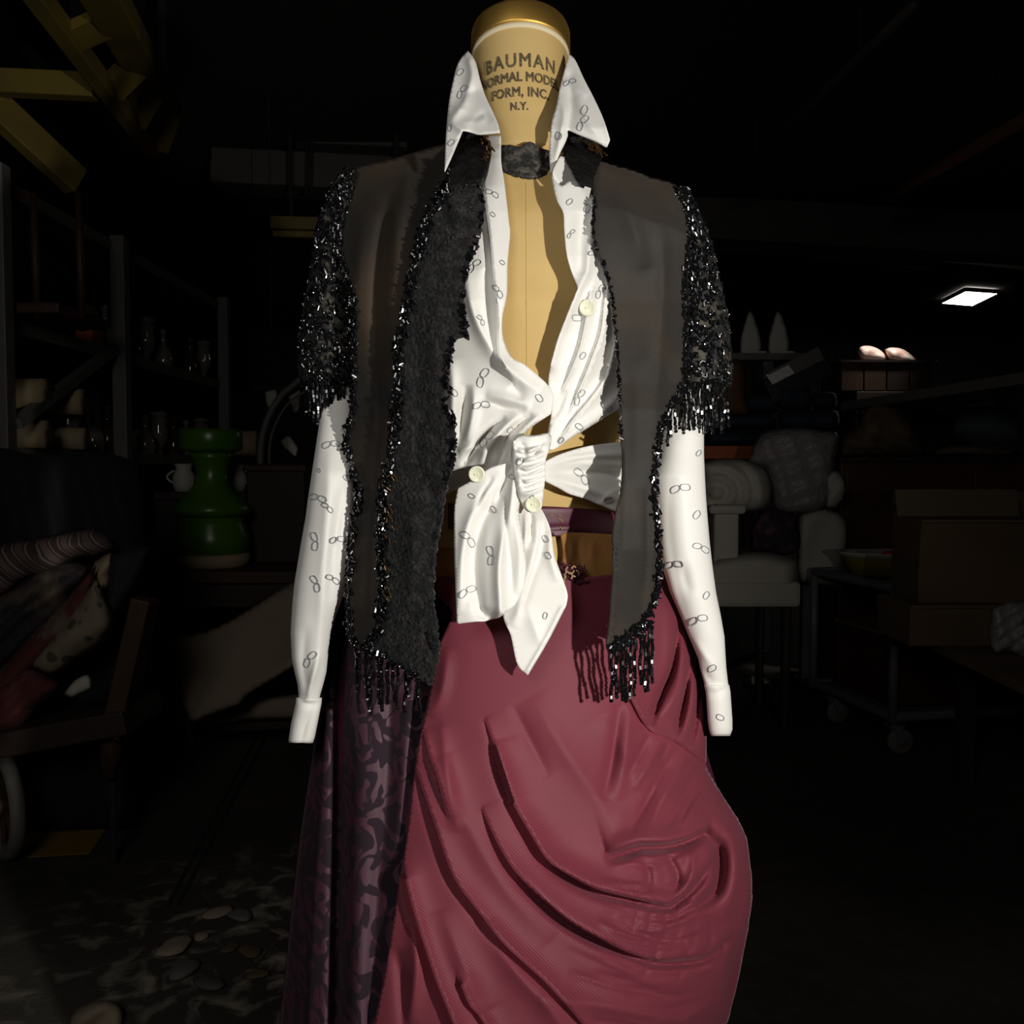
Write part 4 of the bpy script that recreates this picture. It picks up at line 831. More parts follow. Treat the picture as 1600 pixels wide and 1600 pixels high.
for x in (455, 620): bm = bmesh.new(); p = W(x, 345, 5.7); bar(bm, p, Vector((p.x, p.y, CEIL)), .02, up=(0, 1, 0)); from_bm('hanger_rod', bm, M['dark'], fb)
du = empty('air_duct', W(450, 250, 6.0), 'grey ribbed duct behind the left shoulder of the jacket', 'duct')
bm = bmesh.new(); bar(bm, W(340, 268, 6.0), W(640, 283, 6.0), .3, .21); from_bm('duct_body', bm, M['soffit'], du, bevel=.01)
bm = bmesh.new(); bar(bm, W(335, 224, 6.0), W(640, 238, 6.0), .34, .05); from_bm('flange', bm, M['soffit'], du)
bm = bmesh.new()
for x in (481, 488): bar(bm, W(x, 200, 5.8), W(x-2, 306, 5.8), .014, up=(0, 1, 0))
from_bm('strap', bm, M['dark'], du)
bm = bmesh.new(); p = W(400, 240, 6.0); bar(bm, p, Vector((p.x, p.y, CEIL)), .03, up=(0, 1, 0)); from_bm('hanger_rod', bm, M['dark'], du)
rd = pipe('red_pipe', W(255, 62, 5.5), W(640, 110, 5.5), .02, M['wood_red'], 'dark red pipe crossing high behind the jacket', 'pipe')
# ------------------------------------------------------------------ left: shelving with stock
sx0, sx1, sd0, sd1 = -2.55, -1.75, 3.12, 5.9
sh = empty('storage_rack', ((sx0+sx1)/2, yw(4.5), 0), 'grey steel shelving loaded with glass and cloth along the left', 'shelving')
for x in (sx0, sx1):
    for dd in (3.27, 4.27, 5.8):
        bm = bmesh.new(); bx(bm, (x, yw(dd), 1.09), (.062, .062, 2.18)); from_bm('post', bm, M['grey_steel'], sh, bevel=.004)
SHZ = (.70, 1.22, 1.68, 2.16)
for zz_ in SHZ:
    bm = bmesh.new(); bx(bm, ((sx0+sx1)/2, yw((sd0+sd1)/2), zz_-.02), (sx1-sx0-.06, sd1-sd0, .025)); bx(bm, (sx1-.028, yw((sd0+sd1)/2), zz_-.025), (.012, sd1-sd0, .05)); from_bm('shelf', bm, M['grey_board'], sh)
bm = bmesh.new(); bar(bm, W(25, 662, 3.30), W(178, 545, 4.22), .037, .037); from_bm('brace', bm, M['grey_steel'], sh)
# cream bolts of cloth
for i, (px, py, dd, r) in enumerate(((45, 578, 3.5, .056), (46, 612, 3.5, .052), (105, 590, 3.81, .052), (108, 616, 3.81, .045), (318, 628, 5.35, .075), (385, 640, 5.7, .075))):
    c = W(px, py, dd); zt = SHZ[1]+r*1.02 if i in (1, 3, 4, 5) else SHZ[1]+(.05+r)*1.9
    o = empty('cloth_bolt', (c.x-.12, c.y, zt-r), ['rolled cream cloth bolt, upper one at the left edge of the shelf', 'rolled cream cloth bolt, lower one at the left edge of the shelf', 'cream cloth bolt on top, just left of the grey post', 'cream cloth bolt underneath, just left of the grey post', 'cream cloth bolt farther back, right of the grey post', 'cream cloth bolt at the far end of the shelf'][i], 'cloth bolt', 'cream cloth bolts on the shelf')
    bm = bmesh.new(); tube(bm, [(c.x-.38, c.y, zt), (c.x-.1, c.y, zt+.002), (c.x+.06, c.y, zt)], r, 20); from_bm('roll', bm, M['cream'], o, smooth=True)
    bm = bmesh.new(); tube(bm, [(c.x+.055, c.y, zt), (c.x+.068, c.y, zt)], r*.35, 14); from_bm('core', bm, M['card'], o)
# glass bottles, one built and the rest copied
def bottle_proto(name, prof, m, label):
    o = empty(name, (0, 0, 0), label, 'bottle', 'glass bottles on the shelving')
    bm = bmesh.new(); lathe(bm, prof, (0, 0, 0), 20); from_bm('glass_body', bm, m, o, smooth=True)
    bm = bmesh.new(); zt = prof[-1][1]; r = prof[-1][0]; lathe(bm, [(r*.7, zt-.004), (r*.8, zt+.012), (r*1.05, zt+.016), (r*.9, zt+.03), (.001, zt+.032)], (0, 0, 0), 14); from_bm('stopper', bm, m, o, smooth=True)
    return o
def copy_tree(o, parent=None):
    c = o.copy(); COL.objects.link(c)
    if parent: c.parent = parent
    for ch in list(o.children): copy_tree(ch, c)
    return c
pr = [bottle_proto('decanter', [(.001, 0), (.034, .001), (.037, .01), (.038, .06), (.030, .085), (.012, .10), (.011, .135), (.014, .14)], M['glass'], 'x'),
      bottle_proto('bottle', [(.001, 0), (.026, .001), (.028, .008), (.028, .085), (.020, .105), (.010, .118), (.010, .15), (.012, .152)], M['bottle_brown'], 'x'),
      bottle_proto('glass_vase', [(.001, 0), (.028, .001), (.012, .012), (.010, .03), (.030, .06), (.038, .10), (.030, .13), (.036, .16)], M['glass'], 'x')]
spots_ = [(62, 3, 0), (80, 3, 1), (98, 3, 2), (120, 3, 1), (142, 3, 0), (160, 3, 1), (228, 3, 0), (246, 3, 2), (266, 3, 1), (292, 3, 0), (312, 3, 2), (330, 3, 1), (212, 2, 1), (228, 2, 2), (252, 2, 0), (300, 2, 1), (318, 2, 2), (160, 2, 0), (170, 2, 1)]
places = ['far left below the cream bolts', 'next to the far left decanter', 'under the middle of the cloth bolts', 'left of the grey post, under the bolts', 'close left of the grey post', 'touching the grey post on its left', 'first right of the grey post', 'second right of the grey post', 'third right of the grey post', 'behind the green stool, left one', 'above the middle of the green stool', 'above the right rim of the green stool', 'on the upper shelf just right of the post', 'second on the upper shelf past the post', 'third on the upper shelf past the post', 'upper shelf near its far end', 'upper shelf at its far end', 'upper shelf just left of the post', 'upper shelf hard against the post']
used = [False]*3
LOWZ = {3: SHZ[1]-.0, 2: SHZ[2]}
for i, (px, sidx, k) in enumerate(spots_):
    dd = min(5.75, max(3.45, 1.84*FPX/(800-px))); x = xat(px, dd)
    o = pr[k] if not used[k] else copy_tree(pr[k]); used[k] = True
    zsh = SHZ[1]-.0075 if sidx == 3 else SHZ[2]-.0075
    o.location = (x, yw(dd)+.03*(i % 3), zsh+.001); o.rotation_euler.z = i*.7; o.scale = (1.2,)*3; o['label'] = ['clear cut decanter ', 'brown glass bottle ', 'clear footed vase '][k]+places[i]
    if k == 0 and sidx == 3: pass
q = Vector((xat(152, 4.15), yw(4.15), SHZ[2]-.0075)); bo = empty('orange_box', q, 'small orange box on the upper shelf left of the post', 'box')
bm = bmesh.new(); bx(bm, q+Vector((-.02, 0, .056)), (.075, .12, .11)); from_bm('carton', bm, M['orange'], bo, bevel=.003); bm = bmesh.new(); bx(bm, q+Vector((-.02, 0, .118)), (.079, .124, .014)); from_bm('lid', bm, M['wood'], bo)
# tall wooden legs of furniture stored on the top shelf
fs = empty('stored_chair', (-2.0, yw(3.45), SHZ[2]), 'upturned wooden chair stored on the upper shelf at far left', 'chair')
for px in (58, 128):
    for dd in (3.4, 3.7):
        bm = bmesh.new(); p = W(px, 470, dd); q = W(px-6, 300, dd); p.z = SHZ[2]; q.z = 2.12; tube(bm, [p, p.lerp(q, .5), q], [.012, .016, .011], 10); from_bm('leg', bm, M['wood'], fs, smooth=True)
bm = bmesh.new(); p = W(93, 450, 3.55); bx(bm, (p.x-.03, p.y, SHZ[2]+.03), (.25, .42, .04)); from_bm('seat', bm, M['wood'], fs, bevel=.008)
# ------------------------------------------------------------------ left middle: green stool, trunk, vases, steel hoop
TZ = zat(889, 4.16)
wt = empty('wooden_table', (xat(350, 4.22), yw(4.35), 0), 'dark wooden table under the green stool', 'table')
bm = bmesh.new(); bx(bm, (xat(374, 4.35), yw(4.38), TZ-.02), (.92, .76, .05)); from_bm('tabletop', bm, M['wood'], wt, bevel=.005)
bm = bmesh.new(); bx(bm, (xat(374, 4.35), yw(4.38), TZ-.09), (.84, .68, .12)); from_bm('apron', bm, M['wood_dark'], wt)
for sx in (-.40, .40):
    for sy in (-.32, .32):
        bm = bmesh.new(); tube(bm, [(xat(374, 4.35)+sx, yw(4.38)+sy, 0), (xat(374, 4.35)+sx, yw(4.38)+sy, TZ-.06)], [.018, .026], 10); from_bm('leg', bm, M['wood_dark'], wt)
gs = empty('garden_stool', (xat(327, 4.12), yw(4.25), TZ), 'green glazed hourglass garden stool with cream base', 'garden stool')
k = 4.22/FPX; c0 = (xat(327, 4.22), yw(4.25), TZ)
def gz(py): return max(0, zat(py, 4.22)-TZ)
bm = bmesh.new(); lathe(bm, [(.001, gz(866)), (54*k, gz(866)), (57*k, gz(850)), (56*k, gz(835)), (50*k, gz(818)), (48*k, gz(806))], c0, 40); from_bm('lower_bowl', bm, M['green'], gs, smooth=True)
bm = bmesh.new(); lathe(bm, [(48*k, gz(808)), (58*k, gz(802)), (60*k, gz(796)), (52*k, gz(784)), (38*k, gz(772)), (27*k, gz(758)), (24*k, gz(735)), (28*k, gz(718)), (34*k, gz(708))], c0, 40)
sk = from_bm('waist', bm, M['green'], gs, smooth=True)
bm = bmesh.new(); lathe(bm, [(34*k, gz(708)), (46*k, gz(703)), (48*k, gz(700)), (48*k, gz(676)), (46*k, gz(671)), (.001, gz(670))], c0, 40); from_bm('seat_rim', bm, M['green'], gs, smooth=True)
bm = bmesh.new(); lathe(bm, [(.001, 0), (50*k, 0), (57*k, gz(880)), (58*k, gz(868)), (54*k, gz(864)), (.001, gz(864))], c0, 40); from_bm('base', bm, M['cream'], gs, smooth=True)
tr = empty('wooden_chest', (xat(300, 4.63), yw(4.63), TZ), 'dark trunk behind the green stool on the table', 'chest')
ttop = zat(768, 4.61); bm = bmesh.new(); bx(bm, (xat(322, 4.61), yw(4.63), (TZ+ttop)/2-.02), (.42, .25, ttop-TZ-.04)); from_bm('chest', bm, M['wood_dark'], tr, bevel=.006)
bm = bmesh.new(); bx(bm, (xat(322, 4.61), yw(4.63), ttop-.02), (.44, .26, .04)); from_bm('lid', bm, M['wood_dark'], tr, bevel=.006)
for i, (px, lab) in enumerate(((287, 'white ceramic jug showing left of the green stool neck'), (368, 'white ceramic jug showing right of the green stool neck'))):
    k2 = 1.28; vz = empty('jug', (xat(px, 4.61), yw(4.61), ttop), lab, 'jug', 'white jugs behind the stool'); q = (xat(px, 4.61), yw(4.61), ttop)
    bm = bmesh.new(); lathe(bm, [(r_*k2, z_*k2) for r_, z_ in [(.001, 0), (.032, 0), (.042, .03), (.040, .06), (.028, .085), (.034, .105), (.030, .105), (.024, .085), (.02, .03), (.001, .02)]], q, 24); from_bm('vessel', bm, M['white_paint'], vz, smooth=True)
    bm = bmesh.new(); s_ = 1 if i else -1; tube(bm, [(q[0]+s_*k2*(.036+.028*math.sin(t)), q[1], ttop+k2*(.03+.05*t/PI)) for t in np.linspace(0, PI, 9)], .006, 8); from_bm('handle', bm, M['white_paint'], vz, smooth=True)
bc = empty('brown_chest', (xat(428, 4.54), yw(4.54), TZ), 'brown wooden chest between green stool and white sleeve', 'chest')
ctop = zat(726, 4.35); cxx = xat(432, 4.48)
bm = bmesh.new(); bx(bm, (cxx, yw(4.60), (TZ+ctop)/2-.015), (.27, .30, ctop-TZ-.03)); from_bm('carcass', bm, M['wood_dark'], bc, bevel=.005)
bm = bmesh.new(); bx(bm, (cxx, yw(4.60), ctop-.015), (.29, .32, .03)); from_bm('lid', bm, M['wood'], bc, bevel=.005)
hp = empty('steel_hoop', (xat(407, 4.58), yw(4.58), ctop), 'bent grey steel hoop standing on the brown chest', 'hoop')
for pts, r in (([(407, 726), (407, 705), (410, 680), (420, 650), (438, 620), (458, 602), (476, 588), (500, 575), (530, 570)], .017), ([(421, 726), (421, 700), (427, 672), (440, 645), (456, 625), (480, 610)], .0065)):
    q = [W(x, y, 4.58) for x, y in catmull(pts, 5)]; q[0].z = ctop+.002
    bm = bmesh.new(); tube(bm, q, r, 12); from_bm('bent_tube', bm, M['grey_steel'], hp, smooth=True)
pt = empty('white_pennants', W(445, 615, 4.99), 'pale pointed cloth scraps hanging behind the steel hoop', 'cloth scraps')
for pts in ([(413, 612), (432, 606), (436, 630), (424, 648), (415, 632)], [(450, 620), (470, 606), (468, 640), (458, 648)], [(435, 690), (452, 678), (466, 700), (462, 716), (445, 702)]):
    puff('scrap', pts, 4.99, .015, 8, M['white_fab'], pt, 4)
bm = bmesh.new(); bar(bm, W(400, 606, 5.02), W(500, 603, 5.02), .01); p = W(425, 606, 5.02); bar(bm, p, Vector((p.x, p.y, CEIL)), .004, up=(0, 1, 0)); bar(bm, W(452, 604, 5.02), W(452, 700, 5.02), .004, up=(0, 1, 0)); from_bm('line', bm, M['dark'], pt)
# black draped crate in front of the rack
kr = empty('draped_crate', (xat(100, 2.55), yw(2.6), 0), 'crate under a black cloth at the left edge', 'crate')
ztop = zat(712, 2.45); xa, xb = xat(-80, 2.6), xat(222, 2.6)
def drape(v): return .02*np.sin(v[:, 0]*.11+1.5*np.sin(v[:, 1]*.02))
puff('black_cloth', outline([(-90, 716), (0, 700), (60, 712), (150, 704), (215, 722)], [(215, 722), (226, 800), (228, 900), (222, 1100), (215, 1300)], [(215, 1300), (-90, 1300)], [(-90, 1300), (-90, 716)]), 2.98, .08, 60, M['black_cloth'], kr, 12, drape, back=1.0)
# ------------------------------------------------------------------ left foreground: cart of patterned cloths
ct = empty('wooden_cart', (xat(90, 3.0), yw(2.62), 0), 'wooden cart with spoked wheel carrying patterned cloths', 'cart')
dC = 2.74
zb = zat(1150, dC)
bm = bmesh.new(); bar(bm, W(-70, 1165, dC), W(225, 1110, dC), .28, .07, up=(0, 0, 1)); from_bm('cart_bed', bm, M['wood_dark'], ct, bevel=.006)
bm = bmesh.new(); bar(bm, W(225, 935, dC-.1), W(176, 1150, dC-.1), .055, .06, up=(0, 1, 0)); bar(bm, W(232, 935, dC+.14), W(186, 1150, dC+.14), .055, .06, up=(0, 1, 0)); bar(bm, W(222, 965, dC-.1), W(228, 965, dC+.14), .04, .05); from_bm('end_frame', bm, M['wood'], ct, bevel=.006)
bm = bmesh.new(); p = W(176, 1130, dC-.05); tube(bm, [(p.x, p.y, p.z), (p.x-.005, p.y, p.z-.06), (p.x-.012, p.y, .26)], [.036, .032, .024], 10); from_bm('leg', bm, M['wood'], ct, smooth=True)
bm = bmesh.new(); tube(bm, [(p.x-.012, p.y+.02, .27), (p.x-.012, p.y+.02, 0)], .012, 8); from_bm('support_rod', bm, M['dark'], ct)
wc = W(6, 1258, dC); wr = wc.z
wh = None
bm = bmesh.new(); R = Euler((0, PI/2, .75)).to_matrix()
tw = []
for k_ in range(33):
    a_ = 2*PI*k_/32; tw.append(wc+R @ Vector((math.cos(a_)*(wr-.022), math.sin(a_)*(wr-.022), 0)))
tube(bm, tw, .022, 10, cap=False); wh = from_bm('wheel', bm, M['grey_board'], ct, smooth=True)
bm = bmesh.new()
for k_ in range(8):
    a_ = 2*PI*k_/8; bar(bm, wc, wc+R @ Vector((math.cos(a_)*(wr-.03), math.sin(a_)*(wr-.03), 0)), .014)
lathe(bm, [(.001, -.03), (.03, -.03), (.03, .03), (.001, .03)], wc, 16, R); from_bm('spokes', bm, M['wood'], wh)
bm = bmesh.new(); bar(bm, wc, wc+Vector((-.02, .05, .1)), .05); bar(bm, wc, W(20, 1160, dC), .04); from_bm('axle_bracket', bm, M['wood_dark'], ct)
def pile(name, segs, d, bulge, rad, m, label, wr_=None):
    o = puff(name, outline(*segs), d, bulge, rad, m, None, 7, wr_); return tag(o, label, 'cloth', 'patterned cloths heaped on the cart')
wav = lambda a, b, h: (lambda v: h*np.sin(v[:, 0]*a+v[:, 1]*b+1.3*np.sin(v[:, 0]*.03)))
pile('striped_quilt', ([(-60, 870), (0, 852), (60, 842), (125, 829), (160, 832), (182, 855)], [(182, 855), (150, 870), (110, 876), (80, 895), (40, 905), (0, 935), (-60, 960)], [(-60, 960), (-60, 870)]), 2.810, .07, 40, M['quilt_stripe'], 'folded striped quilt on top of the cart heap', wav(.09, -.12, .010))
pile('grey_cloth', ([(172, 868), (205, 858), (234, 854), (225, 885), (205, 925), (178, 972)], [(178, 972), (160, 960), (168, 915), (172, 868)]), 2.750, .05, 16, M['quilt_dark'], 'dark patterned cloth tucked down the right end of the heap', wav(.15, .05, .006))
pile('cream_cloth', ([(148, 878), (172, 864), (178, 880), (168, 920), (155, 925), (140, 900)],), 2.790, .05, 14, M['cream'], 'small crumpled cream cloth beside the dark patterned cloth', wav(.2, .2, .008))
pile('ruched_cloth', ([(-60, 945), (10, 925), (60, 890), (110, 878), (140, 890), (110, 940), (60, 1000), (0, 1060), (-60, 1100)], [(-60, 1100), (-60, 945)]), 2.810, .09, 40, M['quilt_dark'], 'dark mixed cloth bunched beneath the striped quilt', wav(.12, .16, .014))
pile('red_cloth', ([(150, 885), (135, 900), (95, 945), (50, 990), (5, 1040), (-40, 1075)], [(-40, 1075), (-30, 1110), (20, 1080), (70, 1030), (115, 980), (142, 930), (150, 885)]), 2.710, .06, 16, M['quilt_red'], 'narrow red patterned cloth laid slantwise over the heap', wav(.1, .1, .006))
pile('spotted_quilt', ([(150, 900), (165, 935), (178, 975), (160, 1005), (120, 1030), (80, 1055), (45, 1040)], [(45, 1040), (90, 985), (125, 940), (150, 900)]), 2.670, .07, 26, M['quilt_spot'], 'cream quilt with dark spots slanting down the heap', wav(.06, .09, .010))
pile('maroon_shawl', ([(-60, 1110), (0, 1070), (40, 1045), (80, 1058), (95, 1075), (60, 1110), (20, 1140), (-60, 1165)], [(-60, 1165), (-60, 1110)]), 2.680, .07, 26, M['quilt_red'], 'maroon and white patterned shawl low on the heap', wav(.09, .14, .010))
tg = puff('cloth_tassel', outline([(98, 1085), (118, 1062), (138, 1055), (143, 1075), (125, 1085), (112, 1092)],), 2.610, .02, 9, M['white_fab'], None, 4); tag(tg, 'small white cloth end hanging below the spotted quilt', 'cloth scrap')
# ------------------------------------------------------------------ beige canvas over a low frame
cv = empty('canvas_cot', (xat(370, 3.75), yw(3.8), 0), 'low cot covered by a sloping beige canvas sheet', 'cot')
dsl = lambda v: .0016*(1000-v[:, 1])+.02*np.sin(v[:, 0]*.05+v[:, 1]*.03)
puff('canvas_sheet', outline([(270, 992), (300, 990), (330, 981), (375, 957), (420, 930), (475, 900), (520, 880)], [(520, 880), (520, 1010), (462, 1040), (425, 1062), (390, 1085), (375, 1102)], [(375, 1102), (330, 1118), (296, 1132)], [(296, 1132), (284, 1100), (274, 1050), (270, 992)]), 3.6, .03, 12, M['beige'], cv, 8, slope=dsl)
puff('canvas_edge', outline([(296, 1134), (340, 1115), (390, 1098), (450, 1086), (520, 1082)], [(520, 1082), (520, 1120), (465, 1124), (380, 1128), (305, 1139)], [(305, 1139), (296, 1134)]), 3.72, .03, 10, M['beige'], cv, 8)
bm = bmesh.new(); p = W(280, 1100, 3.75); q = W(291, 1166, 3.9); q.z = 0; bar(bm, p, q, .05, .04, up=(0, 1, 0)); from_bm('leg', bm, M['beige'], cv)
bm = bmesh.new(); p = W(515, 1120, 3.75); q = W(515, 1166, 3.9); q.z = 0; bar(bm, p, q, .05, .04, up=(0, 1, 0)); from_bm('leg', bm, M['beige'], cv)
bm = bmesh.new(); bar(bm, W(300, 1136, 3.78), W(520, 1122, 3.78), .04, .05); from_bm('rail', bm, M['wood_dark'], cv)
# floor things
def flr(px, py): v = W(px, py, 1.15*FPX/(py-731)); v.z = 0; return v
me = bpy.data.meshes.new('floor_stripe'); q = [flr(-60, 1318), flr(165, 1306), flr(140, 1345), flr(-60, 1358)]
me.from_pydata([tuple(v+Vector((0, 0, .001))) for v in q]+[tuple(v+Vector((0, 0, .003))) for v in q], [], [(7, 6, 5, 4)]+[(i, (i+1) % 4, (i+1) % 4+4, i+4) for i in range(4)])
tag(move_origin(link('floor_stripe', me, M['floor_yellow'], None, False)), 'worn yellow painted stripe on the floor at left', 'floor marking')
tag(puff('cloth_bundle', outline([(105, 1605), (118, 1580), (150, 1564), (180, 1566), (195, 1590), (190, 1625), (150, 1640), (110, 1630)],), 1.93, .05, 26, M['beige'], None, 7, wav(.1, .1, .008)), 'pale cloth bundle on the floor at the bottom left edge', 'bundle')
rr = random.Random(3)
def pebble(r, m, name, label, px, py, sx=1, group='stones on the worn floor'):
    bm = bmesh.new(); bmesh.ops.create_icosphere(bm, subdivisions=2, radius=r)
    for v in bm.verts: v.co *= 1+.25*math.sin(v.co.x*90/r*.02+v.co.y*70+py); v.co.z *= .28
    o = from_bm(name, bm, m, smooth=True); p = flr(px, py); o.location = (p.x, p.y, r*.26); o.scale = (sx, 1, 1); o.rotation_euler.z = rr.uniform(0, 3)
    return tag(o, label, 'stone', group)
for i, (px, py, r, lab) in enumerate(((273, 1500, .035, 'round pale stone at the left end of the rubble'), (285, 1536, .034, 'grey stone below the leftmost pale stone'), (340, 1446, .030, 'pale stone farthest back in the rubble'), (313, 1480, .018, 'small white chip between the pale stones'), (390, 1506, .026, 'tan stone close to the velvet panel'), (400, 1545, .020, 'small tan stone beside the velvet hem'), (328, 1560, .028, 'grey stone in front of the rubble'), (372, 1448, .03, 'flat grey stone right of the farthest pale one'), (360, 1500, .02, 'small brown stone in the middle of the rubble'))):
    pebble(r, (M['beige'], M['grey_board'], M['beige'], M['beige'], M['card'], M['card'], M['soffit'], M['grey_board'], M['card'])[i], 'floor_stone', lab, px, py, 1.3)
# ------------------------------------------------------------------ right: rack, textiles, sofa
OZ = zat(707, 5.0)
orr = empty('orange_rack', (xat(1220, 5.4), yw(5.4), 0), 'rack with orange beam holding navy bedding, right of the jacket', 'rack')
x0, x1 = xat(1085, 5.0), 1.58
bm = bmesh.new(); bx(bm, ((x0+x1)/2, yw(5.0), OZ), (x1-x0, .04, .07)); from_bm('beam', bm, M['orange'], orr, bevel=.004)
bm = bmesh.new(); bx(bm, ((x0+1.78)/2, yw(5.54), OZ+.02), (1.78-x0, .74, .03)); bx(bm, ((x0+x1)/2, yw(5.09), OZ+.02), (x1-x0, .18, .03)); from_bm('deck', bm, M['wood_dark'], orr)
UZ = zat(556, 5.9)
bm = bmesh.new(); bx(bm, (xat(1190, 5.9), yw(5.9), UZ-.02), (.62, .3, .04)); from_bm('upper_shelf', bm, M['grey_steel'], orr)
for x in (x0, x1):
    for dd in (5.05, 5.9):
        bm = bmesh.new(); bx(bm, (x, yw(dd), (UZ if dd > 5.5 else OZ)/2), (.06, .06, UZ if dd > 5.5 else OZ)); from_bm('post', bm, M['dolly_grey'], orr)
for i, px in enumerate((1173, 1217)):
    o = empty('pointed_board', (xat(px, 5.9), yw(5.9), UZ), ['cream pointed board standing on the shelf, the left of two', 'cream pointed board standing on the shelf, the right of two'][i], 'board', 'pointed boards on the shelf')
    puff('panel', outline([(px-17, 552), (px-16, 530), (px-10, 505), (px-1, 484), (px+8, 503), (px+15, 530), (px+16, 552)], [(px+16, 552), (px-17, 552)]), 5.9, .02, 6, M['white_paint'], o, 4)
    bm = bmesh.new(); bx(bm, (xat(px, 5.9), yw(5.9), UZ+.012), (.15, .1, .022)); from_bm('foot', bm, M['white_paint'], o)
bedz = OZ+.036
def bedroll(i, px0, px1, py0, py1, d, label, m='navy', ex=None):
    return tag(puff('folded_blanket', outline([(px0, py0+3), ((px0+px1)/2, py0), (px1-3, py0+2)], [(px1-3, py0+2), (px1, (py0+py1)/2), (px1-2, py1)], [(px1-2, py1), ((px0+px1)/2, py1+1), (px0+2, py1)], [(px0+2, py1), (px0-2, (py0+py1)/2), (px0, py0+3)], k=4), d, .18, 12, M[m], None, 7, ex), label, 'blanket', 'navy bedding on the orange rack')
bedroll(0, 1105, 1310, 672, 697, 5.3, 'long flat navy blanket lowest in the stack above the orange beam')
bedroll(1, 1105, 1215, 645, 670, 5.3, 'navy blanket, second layer, at the left of the stack')
bedroll(2, 1218, 1312, 640, 671, 5.25, 'navy blanket with rounded fold at the right of the stack', ex=wav(.12, .05, .01))
bedroll(3, 1215, 1268, 600, 640, 5.25, 'small puffy navy blanket in the middle of the stack', ex=wav(.1, .08, .01))
bedroll(4, 1270, 1308, 612, 640, 5.25, 'small navy blanket right of the puffy one')
bedroll(5, 1165, 1218, 612, 645, 5.3, 'small navy blanket under the black box')
tag(puff('tan_bag', outline([(1132, 575), (1150, 560), (1164, 580), (1166, 620), (1172, 650)], [(1172, 650), (1110, 652)], [(1110, 652), (1112, 600), (1132, 575)]), 5.15, .08, 20, M['tan_bag'], None, 6), 'brown cloth bag against the beaded sleeve fringe', 'bag')
# tilted black box with foil panel
nb = empty('tilted_box', W(1230, 590, 5.1), 'tilted black box with a shiny silver label on its lid edge', 'box')
c = W(1236, 586, 5.25); ang = math.atan2(1, 1)*.62
bm = bmesh.new(); bx(bm, c+Vector((0, .0, -.03)), (.36, .3, .13), 0, 0, -.44); from_bm('carton', bm, M['black_box'], nb, bevel=.004)
bm = bmesh.new(); bx(bm, W(1243, 572, 5.08), (.30, .012, .075), 0, 0, -.47); from_bm('lid_edge', bm, M['grey_board'], nb)
bm = bmesh.new(); bx(bm, W(1219, 585, 5.065), (.13, .008, .066), 0, -.5, -.47); from_bm('silver_label', bm, M['foil'], nb)
# crate and pink parcels
CT = zat(612, 5.3)
dk = empty('dark_cabinet', (xat(1370, 5.5), yw(5.5), 0), 'tall dark cabinet carrying a wooden crate at right rear', 'cabinet')
bm = bmesh.new(); bx(bm, (xat(1395, 5.5), yw(5.55), CT/2), (.62, .6, CT)); from_bm('carcass', bm, M['wood_dark'], dk, bevel=.006)
bm = bmesh.new(); bx(bm, (xat(1395, 5.5), yw(5.245), CT/2), (.56, .02, CT-.1)); from_bm('door', bm, M['wood_dark'], dk, bevel=.004)
wcx = empty('wooden_crate', (xat(1375, 5.3), yw(5.4), CT), 'brown wooden crate topped by pink parcels', 'crate')
ct2 = zat(567, 5.3); xm = xat(1372, 5.35); wd = xat(1440, 5.35)-xat(1300, 5.35)
for i in range(4):
    bm = bmesh.new(); bx(bm, (xm-wd/2+wd*(i+.5)/4, yw(5.26), (CT+ct2)/2), (wd/4-.008, .02, ct2-CT-.004)); from_bm('board', bm, M['wood' if i < 2 else 'wood_dark'], wcx, bevel=.002)
bm = bmesh.new(); bx(bm, (xm, yw(5.45), (CT+ct2)/2), (wd-.02, .34, ct2-CT-.004)); from_bm('box_body', bm, M['wood'], wcx)
bm = bmesh.new(); bx(bm, (xm, yw(5.44), ct2+.004), (wd+.02, .4, .012)); from_bm('lid', bm, M['wood_dark'], wcx)
for i, (pts, lab) in enumerate((([(1341, 548), (1346, 541), (1362, 541), (1378, 549), (1386, 562), (1372, 565), (1350, 564), (1342, 557)], 'pink shiny parcel on the crate, the left of two'), ([(1383, 546), (1392, 543), (1412, 546), (1432, 563), (1425, 567), (1404, 567), (1388, 560)], 'pink shiny parcel on the crate, the right of two'))):
    o = tag(puff('pink_parcel', outline(pts+pts[:1], k=3), 5.4, .06, 9, M['pink'], None, 4, wav(.3, .2, .004)), lab, 'parcel', 'pink parcels on the crate')
tg = empty('paper_tag', W(1448, 566, 5.3), 'small pale card lying at the right end of the crate lid', 'card'); bm = bmesh.new(); bx(bm, W(1446, 566, 5.34)+Vector((0, 0, .006)), (.10, .07, .006), .2); from_bm('sheet', bm, M['white_paint'], tg)
# long slab
sl = empty('metal_plank', (W(1420, 617, 4.7)+W(1640, 606, 3.4))/2, 'long pale metal plank reaching in from the right edge', 'plank')
zt1, zt2 = 1.475, 1.475
pA, pB = W(1320, 612, 5.0), W(1680, 575, 3.1)
bm = bmesh.new(); za = 1.49
qs = [Vector((xat(1310, 5.1), yw(5.08), 0)), Vector((xat(1420, 5.1), yw(5.2), 0)), Vector((xat(1640, 3.5)+.25, yw(3.75), 0)), Vector((xat(1640, 3.3), yw(3.3), 0))]
me = bpy.data.meshes.new('slab'); v0 = [(q.x, q.y, 1.455) for q in qs]+[(q.x, q.y, 1.50) for q in qs]
me.from_pydata(v0, [], [(0, 1, 2, 3), (7, 6, 5, 4)]+[(i, (i+1) % 4, (i+1) % 4+4, i+4) for i in range(4)]); bm.from_mesh(me); from_bm('slab', bm, M['metal_plank'], sl, bevel=.006)
